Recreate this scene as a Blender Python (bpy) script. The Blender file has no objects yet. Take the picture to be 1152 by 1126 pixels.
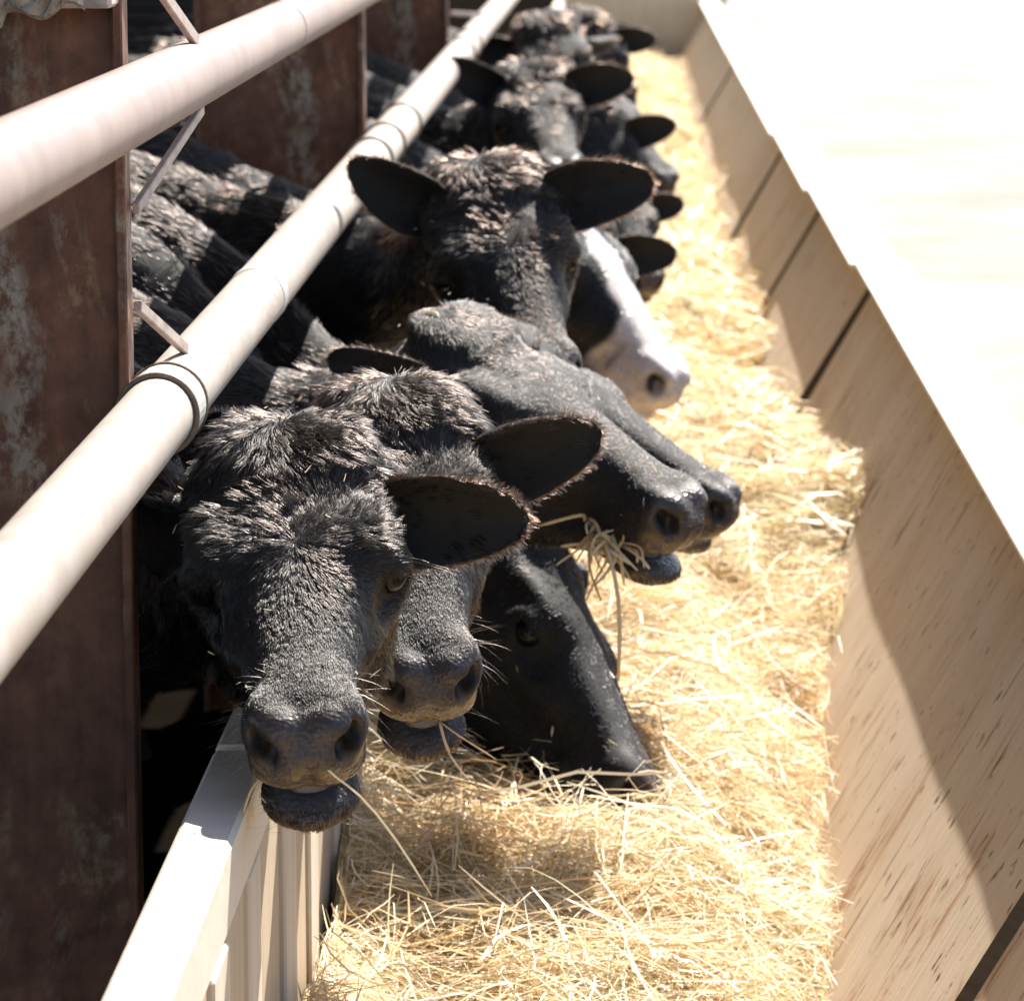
import bpy, math, random
import numpy as np
from mathutils import Vector, Matrix, kdtree

random.seed(7)
RNG = np.random.default_rng(11)
scene = bpy.context.scene
COL = scene.collection

# ------------------------------------------------------------------ camera
CAM_Z = 1.75
cd = bpy.data.cameras.new('camera')
cam = bpy.data.objects.new('camera', cd)
COL.objects.link(cam)
cam.location = (0, 0, CAM_Z)
cam.rotation_euler = (math.radians(90 - 10.315), 0, math.radians(1.747))
cd.sensor_width = 36.0
cd.lens = 36.0 * 4000 / 1152
cd.clip_start = 0.05
cd.clip_end = 2000
cd.dof.use_dof = True
cd.dof.focus_distance = 3.75
cd.dof.aperture_fstop = 11.0
scene.camera = cam

# ------------------------------------------------------------------ light
SUN = Vector((0.34, 0.85, 1.0)).normalized()          # direction towards the sun
world = bpy.data.worlds.new("World")
scene.world = world
world.use_nodes = True
wn = world.node_tree
for n in list(wn.nodes):
    wn.nodes.remove(n)
sky = wn.nodes.new('ShaderNodeTexSky')
sky.sky_type = 'NISHITA'
sky.sun_disc = False
sky.sun_elevation = math.asin(SUN.z)
sky.sun_rotation = math.atan2(SUN.x, SUN.y)
bg = wn.nodes.new('ShaderNodeBackground')
bg.inputs['Strength'].default_value = 0.08
wo = wn.nodes.new('ShaderNodeOutputWorld')
wn.links.new(sky.outputs[0], bg.inputs[0])
wn.links.new(bg.outputs[0], wo.inputs[0])

sd = bpy.data.lights.new('sun', 'SUN')
sd.energy = 4.6
sd.angle = math.radians(0.5)
sd.color = (1.0, 0.95, 0.87)
so = bpy.data.objects.new('sun', sd)
COL.objects.link(so)
so.rotation_euler = SUN.to_track_quat('Z', 'Y').to_euler()
so.location = (3, 5, 9)

vs = scene.view_settings
vs.view_transform = 'Standard'
vs.look = 'None'
vs.gamma = 1.0
vs.use_curve_mapping = False
vs.exposure = 1.64
scene.render.engine = 'CYCLES'
scene.cycles_curves.shape = 'RIBBONS'
scene.cycles.max_bounces = 8
scene.cycles.transparent_max_bounces = 6
scene.cycles.sample_clamp_indirect = 6.0

# ------------------------------------------------------------------ helpers
def tag(o, label=None, cat=None, group=None, kind=None):
    if label: o['label'] = label
    if cat: o['category'] = cat
    if group: o['group'] = group
    if kind: o['kind'] = kind
    return o

def link(name, data, mat=None, parent=None, smooth=False):
    o = bpy.data.objects.new(name, data)
    COL.objects.link(o)
    if mat is not None and hasattr(data, 'materials') and len(data.materials) == 0:
        data.materials.append(mat)
    if parent is not None:
        o.parent = parent
    return o

def empty(name, loc=(0, 0, 0)):
    o = bpy.data.objects.new(name, None)
    COL.objects.link(o)
    o.location = loc
    return o

def mesh_np(name, verts, faces, smooth=True):
    """verts (n,3), faces: list of arrays (m,k)"""
    me = bpy.data.meshes.new(name)
    verts = np.asarray(verts, dtype=np.float32)
    if isinstance(faces, np.ndarray):
        faces = [faces]
    faces = [np.asarray(f, dtype=np.int32) for f in faces if len(f)]
    nl = sum(f.size for f in faces)
    nf = sum(len(f) for f in faces)
    me.vertices.add(len(verts))
    me.vertices.foreach_set('co', verts.ravel())
    me.loops.add(nl)
    me.polygons.add(nf)
    me.loops.foreach_set('vertex_index', np.concatenate([f.ravel() for f in faces]))
    starts = []
    s = 0
    for f in faces:
        k = f.shape[1]
        starts.append(s + np.arange(len(f)) * k)
        s += f.size
    me.polygons.foreach_set('loop_start', np.concatenate(starts).astype(np.int32))
    me.update(calc_edges=True)
    me.validate()
    me.polygons.foreach_set('use_smooth', np.full(len(me.polygons), smooth, dtype=bool))
    return me

class MB:
    """collects boxes / tubes into one mesh"""
    def __init__(s):
        s.v = []; s.f = []
    def add(s, vs_, fs_):
        b = len(s.v)
        s.v += [tuple(v) for v in vs_]
        s.f += [tuple(i + b for i in f) for f in fs_]
    def box(s, c, h, rot=None, bev=0.0):
        """centre, half sizes, optional 3x3 matrix; bev = chamfered edges"""
        if bev <= 0:
            P = [Vector((x * h[0], y * h[1], z * h[2])) for x in (-1, 1) for y in (-1, 1) for z in (-1, 1)]
            F = [(0, 1, 3, 2), (4, 6, 7, 5), (0, 4, 5, 1), (2, 3, 7, 6), (0, 2, 6, 4), (1, 5, 7, 3)]
        else:
            P = []; idx = {}
            for sx in (-1, 1):
                for sy in (-1, 1):
                    for sz in (-1, 1):
                        for a in range(3):
                            q = [sx * (h[0] - bev), sy * (h[1] - bev), sz * (h[2] - bev)]
                            q[a] = (sx, sy, sz)[a] * h[a]
                            idx[(sx, sy, sz, a)] = len(P)
                            P.append(Vector(q))
            F = []
            for a in range(3):
                b, c2 = (a + 1) % 3, (a + 2) % 3
                for sg in (-1, 1):
                    ring = []
                    for (u, v) in ((-1, -1), (1, -1), (1, 1), (-1, 1)):
                        k = [0, 0, 0]; k[a] = sg; k[b] = u; k[c2] = v
                        ring.append(idx[(*k, a)])
                    F.append(tuple(ring if sg > 0 else ring[::-1]))
            for a in range(3):
                b, c2 = (a + 1) % 3, (a + 2) % 3
                for u in (-1, 1):
                    for v in (-1, 1):
                        k0 = [0, 0, 0]; k0[b] = u; k0[c2] = v; k1 = list(k0)
                        k0[a] = -1; k1[a] = 1
                        q = [idx[(*k0, b)], idx[(*k1, b)], idx[(*k1, c2)], idx[(*k0, c2)]]
                        F.append(tuple(q if u * v < 0 else q[::-1]))
            for sx in (-1, 1):
                for sy in (-1, 1):
                    for sz in (-1, 1):
                        t = [idx[(sx, sy, sz, a)] for a in range(3)]
                        F.append(tuple(t if sx * sy * sz > 0 else t[::-1]))
        M = rot if rot is not None else Matrix.Identity(3)
        c = Vector(c)
        s.add([M @ p + c for p in P], F)
        return s
    def tube(s, pts, rad, n=16, caps=True):
        pts = [Vector(p) for p in pts]
        if not hasattr(rad, '__len__'):
            rad = [rad] * len(pts)
        T0 = (pts[1] - pts[0]).normalized()
        up = Vector((0, 0, 1)) if abs(T0.z) < 0.9 else Vector((1, 0, 0))
        U = (up - T0 * up.dot(T0)).normalized()
        rings = []
        for i, p in enumerate(pts):
            T = (pts[min(i + 1, len(pts) - 1)] - pts[max(i - 1, 0)]).normalized()
            U = (U - T * U.dot(T)).normalized()
            V = T.cross(U)
            rings.append([p + (U * math.cos(a) + V * math.sin(a)) * rad[i] for a in [2 * math.pi * k / n for k in range(n)]])
        F = []
        for i in range(len(pts) - 1):
            for k in range(n):
                F.append((i * n + k, i * n + (k + 1) % n, (i + 1) * n + (k + 1) % n, (i + 1) * n + k))
        if caps:
            F.append(tuple(range(n - 1, -1, -1)))
            F.append(tuple((len(pts) - 1) * n + k for k in range(n)))
        s.add([v for r in rings for v in r], F)
        return s
    def build(s, name, mat, parent=None, smooth=False, origin=None):
        me = bpy.data.meshes.new(name)
        vv = s.v
        if origin is not None:
            vv = [tuple(Vector(v) - Vector(origin)) for v in vv]
        me.from_pydata(vv, [], s.f)
        me.update()
        if smooth:
            me.polygons.foreach_set('use_smooth', np.full(len(me.polygons), True, dtype=bool))
        me.materials.append(mat)
        o = link(name, me, None, parent)
        if origin is not None:
            o.location = origin
        return o

# ------------------------------------------------------------------ materials
def new_mat(name):
    m = bpy.data.materials.new(name)
    m.use_nodes = True
    nt = m.node_tree
    for n in list(nt.nodes):
        nt.nodes.remove(n)
    out = nt.nodes.new('ShaderNodeOutputMaterial')
    return m, nt, out

def N(nt, t, **kw):
    n = nt.nodes.new(t)
    for k, v in kw.items():
        if k in n.inputs.keys():
            n.inputs[k].default_value = v
        else:
            setattr(n, k, v)
    return n

def ramp(nt, fac, stops):
    r = nt.nodes.new('ShaderNodeValToRGB')
    el = r.color_ramp.elements
    while len(el) < len(stops):
        el.new(0.5)
    for e, (p, c) in zip(el, stops):
        e.position = p
        e.color = (*c, 1) if len(c) == 3 else c
    nt.links.new(fac, r.inputs[0])
    return r.outputs[0]

def mix(nt, fac, a, b, mode='MIX'):
    n = nt.nodes.new('ShaderNodeMix')
    n.data_type = 'RGBA'
    n.blend_type = mode
    for sock, val in ((n.inputs[0], fac), (n.inputs[6], a), (n.inputs[7], b)):
        if isinstance(val, (int, float)):
            sock.default_value = val
        elif isinstance(val, tuple):
            sock.default_value = (*val, 1) if len(val) == 3 else val
        else:
            nt.links.new(val, sock)
    return n.outputs[2]

def noise(nt, vec, scale, detail=4, rough=0.55, dist=0.0):
    n = N(nt, 'ShaderNodeTexNoise')
    n.inputs['Scale'].default_value = scale
    n.inputs['Detail'].default_value = detail
    n.inputs['Roughness'].default_value = rough
    n.inputs['Distortion'].default_value = dist
    if vec is not None:
        nt.links.new(vec, n.inputs['Vector'])
    return n.outputs[0]

def mapped(nt, scale=(1, 1, 1), loc=(0, 0, 0), coord='Object'):
    tc = N(nt, 'ShaderNodeTexCoord')
    mp = N(nt, 'ShaderNodeMapping')
    mp.inputs['Scale'].default_value = scale
    mp.inputs['Location'].default_value = loc
    nt.links.new(tc.outputs[coord], mp.inputs[0])
    return mp.outputs[0]

def bsdf(nt, out, color, rough=0.6, spec=0.4, bump=None, bump_s=0.3, bump_d=0.01, metal=0.0):
    p = N(nt, 'ShaderNodeBsdfPrincipled')
    for key, val in (('Base Color', color), ('Roughness', rough)):
        if isinstance(val, tuple):
            p.inputs[key].default_value = (*val, 1)
        elif isinstance(val, (int, float)):
            p.inputs[key].default_value = val
        else:
            nt.links.new(val, p.inputs[key])
    p.inputs['Specular IOR Level'].default_value = spec
    p.inputs['Metallic'].default_value = metal
    if bump is not None:
        b = N(nt, 'ShaderNodeBump')
        b.inputs['Strength'].default_value = bump_s
        b.inputs['Distance'].default_value = bump_d
        nt.links.new(bump, b.inputs['Height'])
        nt.links.new(b.outputs[0], p.inputs['Normal'])
    nt.links.new(p.outputs[0], out.inputs[0])
    return p

def mat_rust():
    m, nt, out = new_mat('weathered_brown_steel')
    v = mapped(nt)
    n1 = noise(nt, v, 3.0, 6, 0.65, 0.4)
    n2 = noise(nt, v, 26, 5, 0.7)
    n3 = noise(nt, mapped(nt, (1, 1, 0.5), (3, 1, 5)), 4.2, 5, 0.7, 0.8)
    n4 = noise(nt, mapped(nt, (1, 1, 0.7), (7, 2, 1)), 60, 4, 0.7)
    c = ramp(nt, n1, [(0.28, (0.105, 0.048, 0.029)), (0.5, (0.19, 0.084, 0.051)), (0.72, (0.255, 0.13, 0.083))])
    c2 = ramp(nt, n2, [(0.35, (0.5, 0.45, 0.42)), (0.65, (1.1, 1.05, 1.0))])
    c = mix(nt, 0.75, c, c2, 'MULTIPLY')
    dr = noise(nt, mapped(nt, (1, 1, 0.10), (2, 5, 0)), 26, 4, 0.6)
    c = mix(nt, 0.6, c, ramp(nt, dr, [(0.35, (0.55, 0.5, 0.48)), (0.62, (1.1, 1.05, 1.02))]), 'MULTIPLY')
    f = ramp(nt, n3, [(0.56, (0, 0, 0)), (0.68, (1, 1, 1))])
    g = ramp(nt, n4, [(0.42, (0, 0, 0)), (0.6, (1, 1, 1))])
    fg = mix(nt, 1.0, f, g, 'MULTIPLY')
    smear = ramp(nt, noise(nt, v, 7), [(0.4, (0.30, 0.25, 0.21)), (0.6, (0.36, 0.22, 0.10))])
    c = mix(nt, fg, c, smear)
    bsdf(nt, out, c, 0.62, 0.35, n4, 0.35, 0.004)
    return m

def mat_pipe(name, tint):
    m, nt, out = new_mat(name)
    v = mapped(nt)
    n1 = noise(nt, mapped(nt, (1, 0.35, 1)), 9, 6, 0.6, 0.3)
    n2 = noise(nt, v, 75, 5, 0.75)
    n3 = noise(nt, mapped(nt, (1, 5, 1)), 3.2, 4, 0.6)
    c = ramp(nt, n1, [(0.3, tuple(t * 0.80 for t in tint)), (0.65, tint)])
    c2 = ramp(nt, n3, [(0.35, (0.78, 0.72, 0.70)), (0.6, (1, 1, 1))])
    c = mix(nt, 0.6, c, c2, 'MULTIPLY')
    s = ramp(nt, n2, [(0.60, (0, 0, 0)), (0.70, (1, 1, 1))])
    c = mix(nt, s, c, (0.27, 0.17, 0.115))
    n5 = noise(nt, mapped(nt, (1, 0.5, 1), (4, 2, 7)), 6, 6, 0.72, 0.6)
    s5 = ramp(nt, n5, [(0.60, (0, 0, 0)), (0.67, (0.8, 0.8, 0.8))])
    c = mix(nt, s5, c, tuple(t * 0.62 for t in (tint[0], tint[1] * 0.93, tint[2] * 0.88)))
    bsdf(nt, out, c, 0.5, 0.4, n2, 0.12, 0.002)
    return m

def mat_flat(name, col, rough=0.6, spec=0.4, var=0.25, sc=14, metal=0.0, bump=0.2):
    m, nt, out = new_mat(name)
    v = mapped(nt)
    n1 = noise(nt, v, sc, 6, 0.65)
    c = ramp(nt, n1, [(0.3, tuple(t * (1 - var) for t in col)), (0.7, tuple(min(1, t * (1 + var)) for t in col))])
    bsdf(nt, out, c, rough, spec, noise(nt, v, sc * 6, 4), bump, 0.003, metal)
    return m

def mat_ply():
    # object space: X along the bunk, Y up the sheet (grain), Z out of the face
    m, nt, out = new_mat('worn_plywood')
    oi = N(nt, 'ShaderNodeObjectInfo')
    tc = N(nt, 'ShaderNodeTexCoord')
    sc = N(nt, 'ShaderNodeVectorMath', operation='SCALE')
    nt.links.new(oi.outputs['Random'], sc.inputs['Scale'])
    sc.inputs[0].default_value = (37, 21, 11)
    ad = N(nt, 'ShaderNodeVectorMath', operation='ADD')
    nt.links.new(tc.outputs['Object'], ad.inputs[0])
    nt.links.new(sc.outputs[0], ad.inputs[1])
    def mp(scale):
        q = N(nt, 'ShaderNodeMapping')
        q.inputs['Scale'].default_value = scale
        nt.links.new(ad.outputs[0], q.inputs[0])
        return q.outputs[0]
    grain = noise(nt, mp((34, 2.0, 1)), 3.0, 7, 0.62, 0.6)
    broad = noise(nt, mp((5, 1.0, 1)), 1.6, 4, 0.55)
    crack = noise(nt, mp((26, 2.6, 1)), 2.1, 3, 0.5, 0.2)
    knots = noise(nt, mp((22, 9, 1)), 2.4, 3, 0.6)
    stain = noise(nt, mp((6, 2.2, 1)), 1.3, 5, 0.7, 0.5)
    c = ramp(nt, grain, [(0.25, (0.485, 0.385, 0.29)), (0.5, (0.55, 0.45, 0.35)), (0.75, (0.60, 0.505, 0.41))])
    c = mix(nt, 0.8, c, ramp(nt, broad, [(0.3, (0.82, 0.76, 0.68)), (0.65, (1.0, 1.0, 1.0))]), 'MULTIPLY')
    sx = N(nt, 'ShaderNodeSeparateXYZ')
    nt.links.new(tc.outputs['Object'], sx.inputs[0])
    low = N(nt, 'ShaderNodeMapRange')
    nt.links.new(sx.outputs[1], low.inputs[0])
    low.inputs[1].default_value = -0.12; low.inputs[2].default_value = -0.45
    low.inputs[3].default_value = 0.0; low.inputs[4].default_value = 0.13
    sa = N(nt, 'ShaderNodeMath', operation='ADD')
    nt.links.new(stain, sa.inputs[0]); nt.links.new(low.outputs[0], sa.inputs[1])
    stain = sa.outputs[0]
    st = ramp(nt, stain, [(0.66, (0, 0, 0)), (0.72, (1, 1, 1))])
    st2 = mix(nt, 1.0, st, ramp(nt, grain, [(0.42, (0, 0, 0)), (0.6, (1, 1, 1))]), 'MULTIPLY')
    c = mix(nt, st2, c, (0.27, 0.125, 0.045))
    cr = ramp(nt, crack, [(0.63, (0, 0, 0)), (0.68, (1, 1, 1))])
    cm = ramp(nt, noise(nt, mp((1.6, 1.6, 1)), 1.5, 3, 0.5), [(0.40, (0, 0, 0)), (0.55, (1, 1, 1))])
    cr = mix(nt, 1.0, cr, cm, 'MULTIPLY')
    c = mix(nt, cr, c, (0.13, 0.075, 0.04))
    kn = ramp(nt, knots, [(0.655, (0, 0, 0)), (0.685, (1, 1, 1))])
    c = mix(nt, kn, c, (0.10, 0.06, 0.035))
    h = mix(nt, 0.5, grain, cr, 'SUBTRACT')
    bsdf(nt, out, c, 0.72, 0.25, h, 0.35, 0.004)
    return m

def mat_boards(name, a, b):
    m, nt, out = new_mat(name)
    g = noise(nt, mapped(nt, (30, 30, 1.2)), 2.2, 6, 0.6, 0.4)
    k = noise(nt, mapped(nt, (16, 16, 3.5)), 3.0, 3, 0.55)
    c = ramp(nt, g, [(0.3, a), (0.7, b)])
    kk = ramp(nt, k, [(0.71, (0, 0, 0)), (0.76, (1, 1, 1))])
    c = mix(nt, kk, c, (0.17, 0.09, 0.04))
    bsdf(nt, out, c, 0.65, 0.3, g, 0.2, 0.003)
    return m

def mat_ground():
    m, nt, out = new_mat('pale_packed_sand')
    v = mapped(nt)
    n1 = noise(nt, mapped(nt, (0.8, 0.9, 1)), 0.9, 6, 0.65, 0.8)
    n2 = noise(nt, v, 9, 6, 0.7)
    c = ramp(nt, n1, [(0.36, (0.255, 0.215, 0.185)), (0.50, (0.295, 0.268, 0.236)), (0.66, (0.33, 0.31, 0.28))])
    c = mix(nt, 0.35, c, ramp(nt, n2, [(0.3, (0.75, 0.7, 0.65)), (0.7, (1, 1, 1))]), 'MULTIPLY')
    bsdf(nt, out, c, 0.9, 0.15, n2, 0.3, 0.02)
    return m

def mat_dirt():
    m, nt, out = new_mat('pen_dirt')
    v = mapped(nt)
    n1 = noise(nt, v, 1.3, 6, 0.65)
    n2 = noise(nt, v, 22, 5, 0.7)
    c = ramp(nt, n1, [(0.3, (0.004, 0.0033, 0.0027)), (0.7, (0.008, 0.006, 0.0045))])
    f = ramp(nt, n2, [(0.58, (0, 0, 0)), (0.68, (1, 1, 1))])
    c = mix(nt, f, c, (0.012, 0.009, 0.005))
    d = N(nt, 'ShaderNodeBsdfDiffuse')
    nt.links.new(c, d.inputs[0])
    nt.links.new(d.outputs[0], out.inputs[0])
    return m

def mat_haybase():
    m, nt, out = new_mat('packed_hay')
    v = mapped(nt)
    n1 = noise(nt, mapped(nt, (1, 0.6, 1)), 38, 6, 0.7, 1.2)
    n2 = noise(nt, v, 5, 4)
    c = ramp(nt, n1, [(0.3, (0.34, 0.23, 0.09)), (0.5, (0.58, 0.44, 0.21)), (0.7, (0.72, 0.61, 0.37))])
    bsdf(nt, out, c, 0.8, 0.2, n1, 0.9, 0.02)
    return m

def mat_straw():
    m, nt, out = new_mat('dry_straw')
    at = N(nt, 'ShaderNodeAttribute', attribute_name='tone')
    c = ramp(nt, at.outputs['Fac'], [(0.0, (0.46, 0.29, 0.12)), (0.25, (0.68, 0.50, 0.26)), (0.6, (0.81, 0.67, 0.44)), (0.95, (0.85, 0.77, 0.60)), (1.0, (0.52, 0.47, 0.24))])
    p = N(nt, 'ShaderNodeBsdfPrincipled')
    nt.links.new(c, p.inputs['Base Color'])
    p.inputs['Roughness'].default_value = 0.45
    p.inputs['Specular IOR Level'].default_value = 0.45
    tr = N(nt, 'ShaderNodeBsdfTranslucent')
    nt.links.new(c, tr.inputs[0])
    mx = N(nt, 'ShaderNodeMixShader')
    mx.inputs[0].default_value = 0.3
    nt.links.new(p.outputs[0], mx.inputs[1])
    nt.links.new(tr.outputs[0], mx.inputs[2])
    nt.links.new(mx.outputs[0], out.inputs[0])
    return m

def mat_skin():
    """bare hide colour under the hair comes from the attribute 'hide' (rgb) and 'wet' (0..1 shiny nose)"""
    m, nt, out = new_mat('cow_hide')
    a = N(nt, 'ShaderNodeAttribute', attribute_name='hide')
    w = N(nt, 'ShaderNodeAttribute', attribute_name='wet')
    v = mapped(nt)
    pores = N(nt, 'ShaderNodeTexVoronoi')
    pores.inputs['Scale'].default_value = 190
    nt.links.new(v, pores.inputs['Vector'])
    n1 = noise(nt, v, 45, 5, 0.7)
    c = mix(nt, 0.6, a.outputs['Color'], ramp(nt, n1, [(0.3, (0.55, 0.55, 0.55)), (0.7, (1.25, 1.2, 1.15))]), 'MULTIPLY')
    # dried mud and chaff stuck to the nose
    n2 = noise(nt, v, 30, 5, 0.7, 0.5)
    mud = ramp(nt, n2, [(0.40, (0, 0, 0)), (0.60, (1, 1, 1))])
    md = N(nt, 'ShaderNodeAttribute', attribute_name='mud')
    mf = mix(nt, 1.0, mud, md.outputs['Color'], 'MULTIPLY')
    c = mix(nt, mf, c, (0.30, 0.18, 0.06))
    rr = N(nt, 'ShaderNodeMapRange')
    nt.links.new(w.outputs['Fac'], rr.inputs[0])
    rr.inputs[3].default_value = 0.75
    rr.inputs[4].default_value = 0.25
    p = bsdf(nt, out, c, rr.outputs[0], 0.3, pores.outputs['Distance'], 0.55, 0.0025)
    wm = N(nt, 'ShaderNodeMath', operation='MULTIPLY')
    wm.inputs[1].default_value = 0.55
    nt.links.new(w.outputs['Fac'], wm.inputs[0])
    nt.links.new(wm.outputs[0], p.inputs['Normal'].links[0].from_node.inputs['Strength'])
    return m

def mat_hair():
    m, nt, out = new_mat('cow_hair')
    a = N(nt, 'ShaderNodeAttribute', attribute_name='hcol')
    h = N(nt, 'ShaderNodeBsdfHairPrincipled')
    h.model = 'CHIANG'
    h.parametrization = 'COLOR'
    nt.links.new(a.outputs['Color'], h.inputs['Color'])
    h.inputs['Roughness'].default_value = 0.24
    h.inputs['Radial Roughness'].default_value = 0.55
    h.inputs['Coat'].default_value = 0.0
    h.inputs['IOR'].default_value = 1.45
    h.inputs['Random Roughness'].default_value = 0.3
    nt.links.new(h.outputs[0], out.inputs[0])
    return m

def mat_eye():
    m, nt, out = new_mat('dark_eye')
    bsdf(nt, out, (0.006, 0.005, 0.005), 0.10, 0.18)
    return m

M_RUST = mat_rust()
M_PIPE = mat_pipe('chalky_pipe', (0.43, 0.375, 0.33))
M_PIPE2 = mat_pipe('pinkish_pipe', (0.285, 0.215, 0.195))
M_STRUT = mat_flat('painted_strut', (0.42, 0.33, 0.29), 0.55, 0.4, 0.35, 40)
M_COLLAR = mat_flat('collar_steel', (0.46, 0.44, 0.41), 0.45, 0.5, 0.2, 40)
M_WIRE = mat_flat('rusty_wire', (0.17, 0.12, 0.08), 0.6, 0.4, 0.3, 80)
M_PLY = mat_ply()
M_BEAM = mat_flat('cream_beam', (0.60, 0.52, 0.44), 0.55, 0.35, 0.08, 22)
M_BOARD = [mat_boards('cream_board', (0.50, 0.42, 0.33), (0.60, 0.53, 0.44)), mat_boards('tan_board', (0.38, 0.30, 0.21), (0.50, 0.41, 0.30))]
M_JOINT_SHADE = mat_boards('dark_joint_shade', (0.05, 0.035, 0.024), (0.085, 0.06, 0.042))  # near-black wood tone, paints shade into sheet ends and joint gaps
M_CAP = mat_flat('pale_cap', (0.70, 0.66, 0.60), 0.6, 0.3, 0.1, 20)
M_GROUND = mat_ground()
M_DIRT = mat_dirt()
M_HAYB = mat_haybase()
M_STRAW = mat_straw()
M_SKIN = mat_skin()
M_HAIR = mat_hair()
M_EYE = mat_eye()
M_TONGUE = mat_flat('tongue', (0.135, 0.112, 0.118), 0.35, 0.5, 0.35, 60)
M_ROOF = mat_flat('galvanised_sheet', (0.38, 0.37, 0.35), 0.5, 0.5, 0.15, 5, 0.3)
M_CRUST = mat_flat('dusty_crust', (0.36, 0.31, 0.26), 0.95, 0.1, 0.4, 30, 0, 0.9)

# ------------------------------------------------------------------ setting
gb = MB()
gb.add([(-0.468, -30, 0), (150, -30, 0), (150, 300, 0), (-0.468, 300, 0)], [(0, 1, 2, 3)])
g = gb.build('ground', M_GROUND)
tag(g, 'pale sun bleached sandy ground beyond the feed bunk', 'ground', kind='structure')
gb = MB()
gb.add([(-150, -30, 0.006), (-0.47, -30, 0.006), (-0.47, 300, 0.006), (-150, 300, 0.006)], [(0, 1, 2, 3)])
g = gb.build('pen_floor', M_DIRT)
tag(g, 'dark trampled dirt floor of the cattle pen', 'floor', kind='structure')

# ------------------------------------------------------------------ feed bunk
BY0, BY1 = 1.2, 23.0
XT, ZT = 0.615, 0.805                      # top inner edge of the sloping side
XB, ZB = 0.244, 0.165                      # its foot
SL = math.hypot(XT - XB, ZT - ZB)
bunk = empty('feed_bunk', (0.1, 4, 0))
tag(bunk, 'long wooden feed bunk with leaning plywood side holding the hay', 'feed bunk')
bunk_inv = Matrix.Translation((-0.1, -4, 0))
def in_bunk(o):
    o.parent = bunk
    o.matrix_parent_inverse = bunk_inv
    return o

sheets = [(BY0, 3.955, 0.0, 0.5), (3.985, 8.17, -0.006, 0.3), (8.19, 10.01, -0.020, -0.5), (10.03, 12.03, -0.034, 0.2),
          (12.05, 14.48, -0.046, -0.2), (14.525, 17.0, -0.048, 0.2), (17.025, 20.0, -0.050, -0.2), (20.025, BY1, -0.050, 0.2)]
slope = math.atan2(ZT - ZB, XT - XB)
for (y0, y1, off, tilt) in sheets:
    L = y1 - y0
    a = slope + math.radians(tilt)
    # local frame: X along bunk (+y), Y up the slope, Z towards the hay
    ex = Vector((0, 1, 0)); ey = Vector((math.cos(a), 0, math.sin(a))); ez = ex.cross(ey)
    if ez.x > 0: ez = -ez
    ex = ey.cross(ez)
    nx = max(6, int(L / 0.25)); ny = 5
    vs_, fs_ = [], []
    for side in (0, 1):
        for i in range(nx + 1):
            for j in range(ny + 1):
                u = -L / 2 + L * i / nx
                w = -SL * j / ny
                b = 0.0022 * math.sin(u * 2.3 + y0) + 0.0012 * math.sin(u * 5.1 + w * 6)
                top = 0.0
                if j == 0:
                    top = 0.003 * math.sin(u * 7 + y0 * 3) + 0.002 * math.sin(u * 23)
                vs_.append((u, w + top, b - 0.021 * side))
    K = (nx + 1) * (ny + 1)
    q = lambda s_, i, j: s_ * K + i * (ny + 1) + j
    for i in range(nx):
        for j in range(ny):
            fs_.append((q(0, i, j), q(0, i, j + 1), q(0, i + 1, j + 1), q(0, i + 1, j)))
            fs_.append((q(1, i, j), q(1, i + 1, j), q(1, i + 1, j + 1), q(1, i, j + 1)))
    for i in range(nx):
        fs_.append((q(0, i, 0), q(0, i + 1, 0), q(1, i + 1, 0), q(1, i, 0)))
        fs_.append((q(0, i + 1, ny), q(0, i, ny), q(1, i, ny), q(1, i + 1, ny)))
    for j in range(ny):
        fs_.append((q(0, 0, j + 1), q(0, 0, j), q(1, 0, j), q(1, 0, j + 1)))
        fs_.append((q(0, nx, j), q(0, nx, j + 1), q(1, nx, j + 1), q(1, nx, j)))
    me = bpy.data.meshes.new('plywood_sheet'); me.from_pydata(vs_, [], fs_); me.update()
    me.materials.append(M_PLY)
    me.materials.append(M_JOINT_SHADE)          # shade on the sheet ends, put into their colour
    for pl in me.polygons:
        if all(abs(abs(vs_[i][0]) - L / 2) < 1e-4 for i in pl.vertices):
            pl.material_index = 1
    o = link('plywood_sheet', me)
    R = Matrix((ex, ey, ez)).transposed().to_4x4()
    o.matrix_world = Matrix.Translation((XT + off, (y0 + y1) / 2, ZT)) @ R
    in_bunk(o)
    if y0 > 2:
        # dark strip added behind the joint so that the gap stays dark
        bt = MB(); bt.box((0, 0, 0), (0.060, SL / 2 - 0.03, 0.012), bev=0.002)
        bo = bt.build('gap_darkener', M_JOINT_SHADE)
        bo.matrix_world = Matrix.Translation((XT + off, (y0 + y1) / 2, ZT)) @ R @ Matrix.Translation((-L / 2 - 0.02, -SL / 2 - 0.02, -0.045))
        in_bunk(bo)
    # cap: a thin flat strip along the top that overhangs the hay side
    cb = MB()
    cb.box((XT + off - 0.006, (y0 + y1) / 2, ZT + 0.012), (0.060, L / 2 + 0.024, 0.004), bev=0.0015)
    in_bunk(cb.build('cap_strip', M_CAP, origin=(XT, (y0 + y1) / 2, ZT)))
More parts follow.
